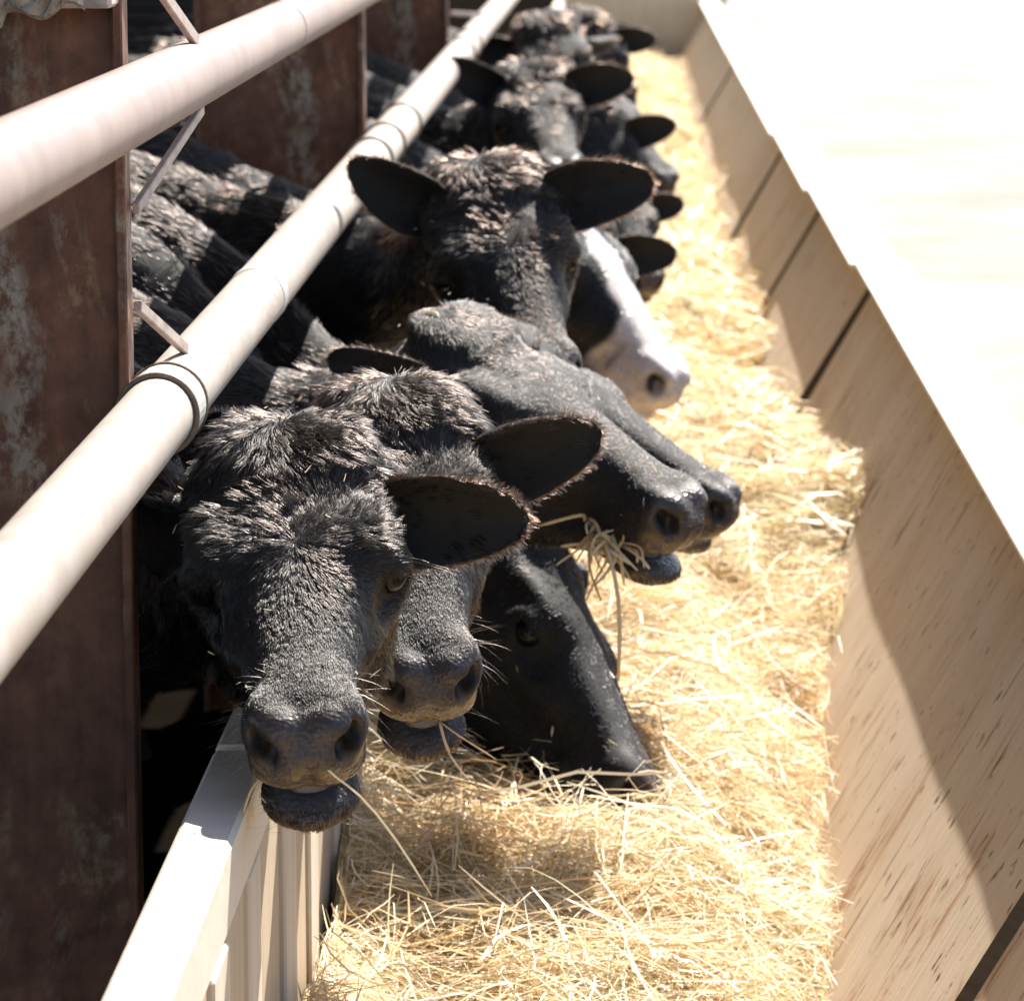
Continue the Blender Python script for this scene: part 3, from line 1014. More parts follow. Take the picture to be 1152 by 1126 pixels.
def head(jaw, h, nd, fwd):
    if True:
        v, f, lp = make_head(jaw, h, nd, fwd)
        n = vert_normals(v, f)
        x, y, z = v.T
        x = warp(x)
        ay = np.abs(y)
        # hair length by region
        L = np.full(len(v), .010)
        top = sstep(n[:, 2], .2, .7)
        L = np.where(x < .10, .010 + .013 * top * sstep(-x, -.12, -.03), L)
        L = L + top * .006 * sstep(-x, -.22, -.12) * (x > .08)
        L = L * (1 - .50 * sstep(x, .20, .36))
        L = np.where(x > .42, .0040, L)
        L = np.where((x > .36) & (z < -.12), .004, L)
        L = np.where((z < -.17) & (x < .3), .022, L)
        # direction
        D = np.zeros_like(v)
        wh = np.array([.150, 0, 0]); pw = np.array([-.005, 0, .015])
        r1 = nrm(np.stack([x - wh[0], y * 1.3, 0 * x], -1))
        r2 = nrm(np.stack([x - pw[0] + .015, y * .9, 0 * x], -1))
        fx = np.stack([np.full_like(x, .9), y * 4, -.3 + 0 * x], -1)
        side = np.stack([-.25 + 0 * x, 0 * x, -1 + 0 * x], -1)
        # whorls swirl, and the lie of the coat wanders
        wob = (vnoise(x * 22 + 9, y * 22 + 5, 8) - .5) * 1.1 + .35
        cw, sw = np.cos(wob)[:, None], np.sin(wob)[:, None]
        rot = lambda q_: np.stack([q_[:, 0] * cw[:, 0] - q_[:, 1] * sw[:, 0], q_[:, 0] * sw[:, 0] + q_[:, 1] * cw[:, 0], q_[:, 2]], -1)
        r1 = rot(r1); r2 = rot(r2)
        a = sstep(x, .030, .085)[:, None]
        D = r2 * (1 - a) + r1 * a
        b = sstep(-n[:, 2], -.45, .1)[:, None]
        D = D * (1 - b) + side * b
        c = sstep(x, .24, .34)[:, None]
        D = D * (1 - c) + np.stack([.2 + .8 * (n[:, 2] > 0), y * 0, -.6 + 0 * x], -1) * c
        # bare skin: nose pad, lips, nostrils, eye slit
        pad = sstep(x, .448, .462) * sstep(n[:, 0], .05, .35)
        nost = np.maximum(np.exp(-(((x - .475) / .022) ** 2 + ((ay - .044) / .014) ** 2 + ((z + .059) / .017) ** 2)), 0)
        lips = np.exp(-((z + .117 + .0) / .010) ** 2) * sstep(x, .25, .30)
        eyeb = (np.sqrt((x - EYE[0]) ** 2 + (ay - EYE[1]) ** 2 + (z - EYE[2]) ** 2) < .017).astype(float)
        bare = np.clip(np.maximum.reduce([pad, nost * 1.4, lips * .9, eyeb, (sstep(x, .452, .47))]), 0, 1)
        bare = np.where((x > .40) & (z < -.125), np.minimum(bare, .35), bare)
        dens = (1 - np.clip(bare * 1.2, 0, 1)) * (1 + 1.1 * sstep(x, .16, .30))
        return dict(v=v, f=f, lp=lp, n=n, L=L, D=nrm(D), dens=dens, bare=bare, pad=np.clip(pad + .4 * sstep(x, .44, .46), 0, 1), nost=nost)

def make_ear(R0, Ld, Nd, ln=.185, wd=.058, droop=.25, nt=26, nu=15):
    """leaf shaped cupped ear in world space. R0 root, Ld towards the tip, Nd out of the open side"""
    Ld = Ld / np.linalg.norm(Ld)
    Nd = Nd - Ld * Nd.dot(Ld); Nd = Nd / np.linalg.norm(Nd)
    Wd = np.cross(Nd, Ld)
    t = np.linspace(0, 1, nt); u = np.linspace(-1, 1, nu)
    T, Uu = np.meshgrid(t, u, indexing='ij')
    b = wd * (0.40 * (1 - T) ** 1.5 + 1.30 * np.sqrt(np.clip(T, 0, 1)) * np.clip(1 - T, 0, 1) ** 0.48)
    b = np.maximum(b, .0015)
    A = 1.45 - 0.48 * sstep(T, 0, .8)
    R = b / np.sin(np.minimum(A, 1.5))
    ang = Uu * A
    side = R * np.sin(ang); up = R * (1 - np.cos(ang))
    bend = -droop * T ** 2 * ln * .35
    asym = .10 * ln * np.sin(np.pi * T) * .5
    def place(off):
        thick = .0075 * (1 - np.abs(Uu) ** 4) * (1 - T ** 8) + .0012
        rr = up + off * thick * np.cos(ang); ss = side - off * thick * np.sin(ang)
        return (R0 + Ld * (T * ln)[..., None] + Wd * (ss + asym * .5)[..., None] + Nd * (rr + bend)[..., None])
    inner = place(1); outer = place(-1)
    nv = nt * nu
    V = np.concatenate([inner.reshape(-1, 3), outer.reshape(-1, 3)])
    F = []
    i, j = np.meshgrid(np.arange(nt - 1), np.arange(nu - 1), indexing='ij')
    a = (i * nu + j).ravel(); bq = a + 1; c = a + nu + 1; dq = a + nu
    F.append(np.stack([a, bq, c, dq], -1)); F.append(np.stack([a, dq, c, bq], -1) + nv)
    i = np.arange(nt - 1)
    F.append(np.stack([i * nu, (i + 1) * nu, (i + 1) * nu + nv, i * nu + nv], -1))
    F.append(np.stack([i * nu + nu - 1, i * nu + nu - 1 + nv, (i + 1) * nu + nu - 1 + nv, (i + 1) * nu + nu - 1], -1))
    j = np.arange(nu - 1)
    q = (nt - 1) * nu
    F.append(np.stack([q + j, q + j + 1, q + j + 1 + nv, q + j + nv], -1))
    F = np.concatenate(F)
    rim = np.maximum(np.abs(Uu) ** 6, sstep(T, .86, 1.0)).ravel()
    # hair: along the ear on the back, outwards on the rim
    dirs = (Ld[None, None] * 1.0 + Wd[None, None] * (np.sign(Uu) * np.abs(Uu) ** 3 * 1.2)[..., None] + 0 * inner).reshape(-1, 3)
    inn_dir = dirs + Nd * .35
    D = nrm(np.concatenate([inn_dir, dirs]))
    L = np.concatenate([.016 - .003 * rim, .011 + .004 * rim])
    dens = np.concatenate([.35 + .6 * rim, .9 + .5 * rim])
    inner_flag = np.concatenate([1 - rim * .9, np.zeros(nv)])
    rimf = np.concatenate([rim, np.maximum(rim, .25)])
    return V, F, D, L, dens, inner_flag, rimf

def fur_object(name, parent, V, F, Nn, D, L, dens, hc, count, rad, seed, lift=0.075, clump=0.36, frizz=0.09, npts=5):
    r = np.random.default_rng(seed)
    tri = np.concatenate([F[:, [0, 1, 2]], F[:, [0, 2, 3]]])
    ar = .5 * np.linalg.norm(np.cross(V[tri[:, 1]] - V[tri[:, 0]], V[tri[:, 2]] - V[tri[:, 0]]), axis=1)
    pr = ar * dens[tri].mean(1)
    cp = np.cumsum(pr); cp /= cp[-1]
    ti = np.searchsorted(cp, r.random(count))
    ti = np.clip(ti, 0, len(tri) - 1)
    a, b = r.random(count), r.random(count)
    m = a + b > 1
    a = np.where(m, 1 - a, a); b = np.where(m, 1 - b, b)
    w = np.stack([1 - a - b, a, b], -1)
    def ip(arr):
        g = arr[tri[ti]]
        return (g * (w[..., None] if arr.ndim == 2 else w)).sum(1)
    P = ip(V); n = nrm(ip(Nn)); d = ip(D); ln = ip(L); col = ip(hc)
    d = nrm(d - n * (d * n).sum(1, keepdims=True))
    ln = ln * r.uniform(.6, 1.25, count)
    # clumps: every hair leans to the direction of its nearest guide
    ng = max(8, int(count / 14))
    gi = r.choice(count, ng, replace=False)
    kd = kdtree.KDTree(ng)
    for q, g_ in enumerate(gi):
        kd.insert(P[g_], q)
    kd.balance()
    near = np.fromiter((kd.find(p)[1] for p in P), dtype=np.int64, count=count)
    gn = r.normal(0, 1, (ng, 3)); glift = lift * r.uniform(.55, 1.5, ng)
    sh = np.clip(ln / .02, .35, 1)[:, None]
    gd = nrm(d[gi] + gn * .22 * sh[gi])
    gtip = P[gi] + (gd + n[gi] * glift[:, None]) * ln[gi][:, None]
    dd = nrm(d + gn[near] * .22 * sh + r.normal(0, frizz, (count, 3)) * sh)
    lf = (glift[near] * r.uniform(.8, 1.2, count))[:, None]
    tip = P + (dd + n * lf) * ln[:, None]
    tip = tip + (gtip[near] - tip) * clump * np.clip(1 - np.linalg.norm(gtip[near] - tip, axis=1, keepdims=True) / .03, 0, 1)
    t = np.linspace(0, 1, npts)[None, :, None]
    mid = P + n * (ln * .42)[:, None] * (lf + .25) + dd * (ln * .30)[:, None]
    pts = P[:, None] * (1 - t) ** 2 + 2 * mid[:, None] * t * (1 - t) + tip[:, None] * t ** 2
    pts = pts + r.normal(0, 1, (count, npts, 3)) * (.02 * ln)[:, None, None] * t
    hcu = bpy.data.hair_curves.new(name)
    hcu.add_curves([npts] * count)
    hcu.attributes['position'].data.foreach_set('vector', pts.astype(np.float32).ravel())
    ra = hcu.attributes.get('radius') or hcu.attributes.new('radius', 'FLOAT', 'POINT')
    prof = rad * np.array([1, 1, .9, .65, .2])[:npts]
    ra.data.foreach_set('value', np.tile(prof, count).astype(np.float32))
    ca = hcu.attributes.new('hcol', 'FLOAT_COLOR', 'CURVE')
    col = col * r.uniform(.7, 1.35, (count, 1))
    ca.data.foreach_set('color', np.concatenate([np.clip(col, 0, 1), np.ones((count, 1))], 1).astype(np.float32).ravel())
    hcu.materials.append(M_HAIR)
    o = bpy.data.objects.new(name, hcu)
    COL.objects.link(o)
    o.parent = parent
    o['kind'] = 'stuff'
    return o

BLACK = np.array([.0058, .0048, .0044]); BROWN = np.array([.048, .025, .016]); WHITE = np.array([.80, .76, .70])
HIDE = np.array([.007, .006, .006])

def make_cow(label, poll, muzzle, up, body, jaw=0, jaw_fwd=.0, h=.006, ears=None, hairs=8000, rad=.0006, seed=1, brown=0.15, blaze=False, lenmul=1.0,
             scale=None, whiskers=0, tongue=False, body_z=1.0, heading=(-1, 0, 0), mud=.6, rimcol=.35, neck_tan=.30):
    poll = np.array(poll, float); muzzle = np.array(muzzle, float)
    ref = np.array([unwarp(.47), 0, -.075])
    s = np.linalg.norm(muzzle - poll) / np.linalg.norm(ref) if scale is None else scale
    # frame: the poll to muzzle line lies along ref in head space
    E = nrm(muzzle - poll)
    up = np.array(up, float); up = nrm(up - E * up.dot(E))
    r_ = nrm(ref); r_up = nrm(np.array([0, 0, 1.0]) - r_ * r_[2])
    A = np.stack([r_, r_up, np.cross(r_, r_up)], 1)
    B = np.stack([E, up, np.cross(E, up)], 1)
    R = B @ A.T
    X0, Y0, Z0 = R[:, 0], R[:, 1], R[:, 2]
    p1 = np.array([body[0], body[1], body_z])
    aw = (NA * s) @ R.T + poll
    ndw = nrm(nrm(p1 - aw) * .8 - Z0 * .42 - X0 * .12)
    H = head(jaw, h, nrm(ndw @ R), jaw_fwd)
    hv = (H['v'] * s) @ R.T + poll
    tow = lambda p: (np.asarray(p, float) * s) @ R.T + poll
    dirw = lambda p: np.asarray(p, float) @ R.T
    nh = len(hv)
    hx, hy, hz = H['v'].T
    hx = warp(hx)
    # ---------------- neck and trunk rings grown from the neck loop
    lp = H['lp']
    c0 = hv[lp].mean(0)
    hd = nrm(np.array(heading, float))
    dist = np.linalg.norm(p1 - c0)
    q0 = c0; q1 = c0 + ndw * neck_tan * dist; q2 = p1 - hd * .40 * dist; q3 = p1
    nA = max(10, int(dist / (.02 if h < .0055 else .03)))
    cs, fr = [], []
    for k in range(1, nA + 1):
        t = k / nA
        c = (1 - t) ** 3 * q0 + 3 * (1 - t) ** 2 * t * q1 + 3 * (1 - t) * t * t * q2 + t ** 3 * q3
        dt = 3 * (1 - t) ** 2 * (q1 - q0) + 6 * (1 - t) * t * (q2 - q1) + 3 * t * t * (q3 - q2)
        cs.append((c, nrm(dt), t, 0))
    NB = 18
    for k in range(1, NB + 1):
        cs.append((p1 + hd * 1.45 * k / NB, hd, 1, k / NB))
    dl = hv[lp] - c0
    ZN = nrm(np.array([0, 0, 1.0]) - ndw * ndw[2]); YN = np.cross(ZN, -ndw)
    phi = np.arctan2(dl @ ZN, dl @ YN)
    rho = np.sqrt((dl @ ZN) ** 2 + (dl @ YN) ** 2)
    order = np.argsort(phi); lp = lp[order]; phi = phi[order]; rho = rho[order]
    nl = len(lp)
    Wup = np.array([0, 0, 1.0])
    ringV, ringT, ringL = [], [], []
    for (c, T, t, bt) in cs:
        Zr = Wup
        Zr = nrm(Zr - T * Zr.dot(T)); Yr = np.cross(Zr, -T)
        # half width, half height of the section
        if bt == 0:
            hw = np.interp(t, [0, .35, .7, 1], [.095, .105, .135, .195]); hh = np.interp(t, [0, .35, .7, 1], [.120, .140, .195, .280])
            dz = np.interp(t, [0, .5, 1], [0, -.01, -.02])
        else:
            hw = np.interp(bt, [0, .2, .5, .8, .95, 1], [.195, .215, .245, .225, .13, .02]); hh = np.interp(bt, [0, .15, .5, .85, .95, 1], [.29, .31, .325, .29, .18, .02])
            dz = -.02
        e = 1 / np.sqrt((np.cos(phi) / hw) ** 2 + (np.sin(phi) / hh) ** 2)
        # narrower along the top line, like withers
        e = e * (1 - .13 * np.clip(np.sin(phi), 0, 1) ** 2 * np.abs(np.cos(phi)) * 2)
        e = e * (1 + .42 * sstep(np.array(t), .1, .6) * np.clip(-np.sin(phi), 0, 1) ** 1.5 * (1 - sstep(np.array(bt), 0, .35)))
        k = sstep(np.array(t), 0, .55)
        rr = rho * (1 - k) + e * k
        ringV.append(c + Wup * dz * k + Yr[None] * (np.cos(phi) * rr)[:, None] + Zr[None] * (np.sin(phi) * rr)[:, None])
        ringT.append(np.tile(T + .0 * Zr, (nl, 1)))
        ringL.append(np.full(nl, .024 if bt == 0 else .026))
    rv = np.concatenate(ringV); nr = len(cs)
    F = [H['f']]
    k1 = np.arange(nl); k2 = (k1 + 1) % nl
    base = nh
    F.append(np.stack([lp[k1], lp[k2], base + k2, base + k1], -1))
    for q in range(nr - 1):
        a = base + q * nl; b = a + nl
        F.append(np.stack([a + k1, a + k2, b + k2, b + k1], -1))
    V = np.concatenate([hv, rv])
    # end cap
    cap = len(V)
    V = np.concatenate([V, (cs[-1][0] + hd * .01)[None]])
    a = base + (nr - 1) * nl
    tris = np.stack([a + k1, a + k2, np.full(nl, cap)], -1)
    Fq = np.concatenate(F)
    # neck face orientation: compare with the outward direction
    fq = F[1]
    fn = np.cross(V[fq[:, 2]] - V[fq[:, 0]], V[fq[:, 3]] - V[fq[:, 1]])
    if (fn * (V[fq[:, 0]] - c0)).sum() < 0:
        Fq = np.concatenate([F[0]] + [x_[:, ::-1] for x_ in F[1:]]); tris = tris[:, ::-1]
    # ---------------- legs (tapered, jointed) as part of the same mesh
    legV, legF = [], []
    lb = len(V)
    Yb = np.cross(Wup, hd)
    for along, rear in ((.10, 0), (1.20, 1)):
        for sd_ in (-1, 1):
            top = p1 + hd * along + Yb * sd_ * .12
            zt = top[2] - .12
            if not rear:
                sk = [(0, zt, .10), (.0, zt * .72, .075), (-.015, zt * .47, .048), (-.01, zt * .40, .042), (0, zt * .16, .030), (-.01, .09, .036), (-.03, .055, .046), (-.035, .008, .054)]
            else:
                sk = [(.05, zt, .14), (-.06, zt * .74, .095), (.05, zt * .52, .055), (.11, zt * .42, .040), (.085, zt * .20, .032), (.07, .09, .037), (.05, .055, .046), (.045, .008, .052)]
            n = 10
            for q, (f_, z, rd) in enumerate(sk):
                cc = np.array([top[0], top[1], 0]) + hd * f_; cc[2] = z
                for m in range(n):
                    an = 2 * math.pi * m / n
                    legV.append(cc + hd * math.cos(an) * rd + Yb * math.sin(an) * rd * .85)
            b0 = lb + len(legV) - n * len(sk)
            for q in range(len(sk) - 1):
                for m in range(n):
                    legF.append((b0 + q * n + m, b0 + (q + 1) * n + m, b0 + (q + 1) * n + (m + 1) % n, b0 + q * n + (m + 1) % n))
    nleg = len(legV)
    V = np.concatenate([V, np.array(legV)])
    Fleg = np.array(legF)
    # ---------------- ears
    earinfo = []
    ears = ears or {}
    for sd_ in (1, -1):
        spec = ears.get(sd_, {})
        root = tow(spec.get('root', (.052, sd_ * .096, -.062)))
        Ld = dirw(spec.get('dir', (-.40, sd_ * .8, -.40))) if 'wdir' not in spec else np.array(spec['wdir'], float)
        Nd = dirw(spec.get('nrm', (.9, sd_ * .1, -.35))) if 'wnrm' not in spec else np.array(spec['wnrm'], float)
        ev, ef, ed, el_, ede, efl, erim = make_ear(root, nrm(Ld), Nd, ln=spec.get('len', .178) * s, wd=spec.get('wd', .056) * s, droop=spec.get('droop', .2) )
        earinfo.append((ev, ef + len(V), ed, el_, ede, efl, erim))
        V = np.concatenate([V, ev])
    Fe = np.concatenate([e_[1] for e_ in earinfo])
    nE = len(earinfo[0][0])
    origin = np.array([p1[0], p1[1], 0.0])
    me = mesh_np('cow', V - origin, [np.concatenate([Fq, Fleg, Fe]), tris])
    # ---------------- colour
    tot = len(V)
    hide = np.tile(HIDE, (tot, 1)); wet = np.zeros(tot); mudv = np.zeros(tot)
    bare = H['bare']; pad = H['pad']
    nosecol = np.array([.060, .047, .044]) if not blaze else np.array([.42, .30, .27])
    aj = math.radians(jaw)
    zjw = math.sin(aj) * (hx - .03) + math.cos(aj) * (hz + .135) - .135
    hide[:nh] = hide[:nh] * (1 - pad[:, None]) + nosecol * pad[:, None]
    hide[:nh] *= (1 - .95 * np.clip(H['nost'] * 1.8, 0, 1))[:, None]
    lip = np.maximum(np.exp(-((hz + .119) / .006) ** 2), np.exp(-((zjw + .1175) / .0055) ** 2)) * sstep(hx, .36, .42)
    dens_lip = np.clip(1.3 * lip, 0, 1)
    hide[:nh] = hide[:nh] * (1 - lip[:, None]) + np.array([.075, .073, .080]) * lip[:, None]
    wet[:nh] = np.clip(pad + lip, 0, 1) * (1 - np.clip(H['nost'] * 1.8, 0, 1))
    mudv[:nh] = mud * pad * sstep(-hz, .070, .095) * sstep(hz, -.118, -.110)
    mudv[:nh] += mud * .7 * sstep(hx, .40, .44) * sstep(-zjw, .125, .135) * (hz < -.12)
    bz = np.zeros(tot)
    if blaze:
        ay = np.abs(hy)
        wdt = np.interp(hx, [-.1, .03, .12, .25, .38, .5], [-.02, .0, .034, .040, .060, .11])
        bz[:nh] = sstep(-(ay - wdt - .006 * np.sin(hx * 60)), -.006, .006) * sstep(hz, -.16, -.11)
        bz[:nh] = np.maximum(bz[:nh], sstep(hx, .36, .40) * .9)
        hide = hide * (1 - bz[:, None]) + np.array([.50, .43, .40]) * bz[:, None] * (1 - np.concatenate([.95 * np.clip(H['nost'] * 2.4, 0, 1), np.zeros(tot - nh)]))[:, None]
    o0 = tot - 2 * nE
    for q, e_ in enumerate(earinfo):
        hide[o0 + q * nE:o0 + (q + 1) * nE] = np.array([.006, .005, .0045])
    for nm, arr in (('wet', wet),):
        at = me.attributes.new(nm, 'FLOAT', 'POINT'); at.data.foreach_set('value', arr.astype(np.float32))
    for nm, arr in (('hide', hide), ('mud', np.repeat(mudv[:, None], 3, 1))):
        at = me.attributes.new(nm, 'FLOAT_COLOR', 'POINT')
        at.data.foreach_set('color', np.concatenate([arr, np.ones((tot, 1))], 1).astype(np.float32).ravel())
    me.materials.append(M_SKIN)
    cow = link('cow', me)
    cow.location = origin
    tag(cow, label, 'cow', 'black cattle feeding side by side through the fence')
    # ---------------- eyes
    for sd_ in (1, -1):
        c = tow((unwarp(EYE[0]), sd_ * (EYE[1] - .006), EYE[2])) - origin
        eb = MB()
        nlat, nlon = 10, 14
        vs_, fs_ = [], []
        for i in range(nlat + 1):
            th = math.pi * i / nlat
            for j in range(nlon):
                ph = 2 * math.pi * j / nlon
                vs_.append(tuple(c + .0205 * s * np.array([math.sin(th) * math.cos(ph), math.sin(th) * math.sin(ph), math.cos(th)])))
        for i in range(nlat):
            for j in range(nlon):
                fs_.append((i * nlon + j, (i + 1) * nlon + j, (i + 1) * nlon + (j + 1) % nlon, i * nlon + (j + 1) % nlon))
        eb.add(vs_, fs_)
        eb.build('eye', M_EYE, cow, smooth=True, origin=tuple(c))
    # ---------------- tongue
    if tongue:
        a = math.radians(jaw)
        pts = []
        for q in range(9):
            xt = .31 + (.136 + jaw_fwd) * q / 8; x = unwarp(xt)
            z = -.124 - math.tan(a) * (xt - .03) * .92 + .006 * math.sin(q / 8 * math.pi)
            pts.append(tow((x, 0, z)) - origin)
        rads = [.018, .023, .027, .030, .031, .031, .029, .024, .012]
        tb = MB(); tb.tube([tuple(p) for p in pts], [q * s for q in rads], 14)
        # flatten the tube into a tongue: squeeze along the head's dorsal axis, widen sideways
        zz = Z0; yy_ = Y0
        cen = np.array(pts).mean(0)
        nv_ = []
        n = 14
        for i_, v_ in enumerate(tb.v):
            p = pts[min(i_ // n, 8)]
            dv = np.array(v_) - p
            dv = dv - zz * dv.dot(zz) * .50 + yy_ * dv.dot(yy_) * .35
            dv = dv - zz * (.006 * s * math.exp(-(dv.dot(yy_) / .006) ** 2)) * (1 if dv.dot(zz) > 0 else 0)
            nv_.append(tuple(p + dv))
        tb.v = nv_
        tb.build('tongue', M_TONGUE, cow, smooth=True)
    # ---------------- coat
    ncov = nh + nr * nl
    Vn = vert_normals(V, np.concatenate([Fq, Fe]))
    hv_idx_F = Fq
    D = np.zeros((tot, 3)); L = np.full(tot, .02); dens = np.zeros(tot); hc = np.tile(BLACK, (tot, 1))
    D[:nh] = H['D'] @ R.T
    L[:nh] = H['L'] * lenmul
    dens[:nh] = H['dens'] * (1 - dens_lip)
    chin = sstep(hx, .40, .44) * sstep(-zjw, .125, .135) * (hz < -.12)
    dens[:nh] = np.maximum(dens[:nh], .9 * chin * (1 - dens_lip))
    L[:nh] = np.where(chin > .3, .007, L[:nh])
    D[nh:ncov] = np.concatenate(ringT) + np.array([0, 0, -.25])
    L[nh:ncov] = np.concatenate(ringL)
    # neck hair only where it can be seen
    dn = np.ones(nr * nl) * .55
    dn *= (rv[:, 0] > -1.25)
    dn *= np.clip(.25 + .9 * sstep(Vn[nh:ncov, 2], -.3, .3), 0, 1)
    dens[nh:ncov] = dn
    pn = vnoise(V[:, 0] * 13 + seed * 3.1, V[:, 1] * 13 + V[:, 2] * 9, 40 + seed)
    br = np.clip(brown * (.25 + 1.5 * sstep(pn, .45, .8)), 0, 1)
    br[nh:] *= .25
    br[:nh] *= np.clip(.35 + 1.1 * sstep(-hx, -.10, .0), 0, 1.4)
    br = np.clip(br, 0, 1)
    hc = hc * (1 - br[:, None]) + BROWN * br[:, None]
    hc = hc * (1 - bz[:, None]) + WHITE * bz[:, None]
    for q, (ev, ef, ed, el_, ede, efl, erim) in enumerate(earinfo):
        sl = slice(o0 + q * nE, o0 + (q + 1) * nE)
        D[sl] = ed; L[sl] = el_ * 1.0; dens[sl] = ede * 1.5
        rb = np.clip(erim * rimcol, 0, 1)
        hc[sl] = BLACK * (1 - rb[:, None]) + BROWN * rb[:, None]
    f_o = fur_object('coat', cow, V - origin, np.concatenate([Fq, Fe]), Vn, D, L, dens, hc, hairs, rad, seed)
    if whiskers:
        dw = np.zeros(tot)
        dw[:nh] = (sstep(hx, .37, .42) * (H['bare'] < .5) * (np.abs(hy) > .02)) + .8 * (np.sqrt((hx - EYE[0]) ** 2 + (np.abs(hy) - EYE[1]) ** 2 + (hz - EYE[2]) ** 2) < .03) * (hz > EYE[2] + .002)
        Dw = np.zeros((tot, 3)); Dw[:nh] = np.stack([.5 + 0 * hx, 2 * np.sign(hy), -.6 + 0 * hx], -1) @ R.T
        fur_object('whiskers', cow, V - origin, np.concatenate([Fq, Fe]), Vn, Dw, np.full(tot, .026), dw, np.tile(np.array([.05, .043, .038]), (tot, 1)), whiskers, .00012, seed + 50, lift=.9, clump=0, frizz=.3)
    return cow, tow, dirw

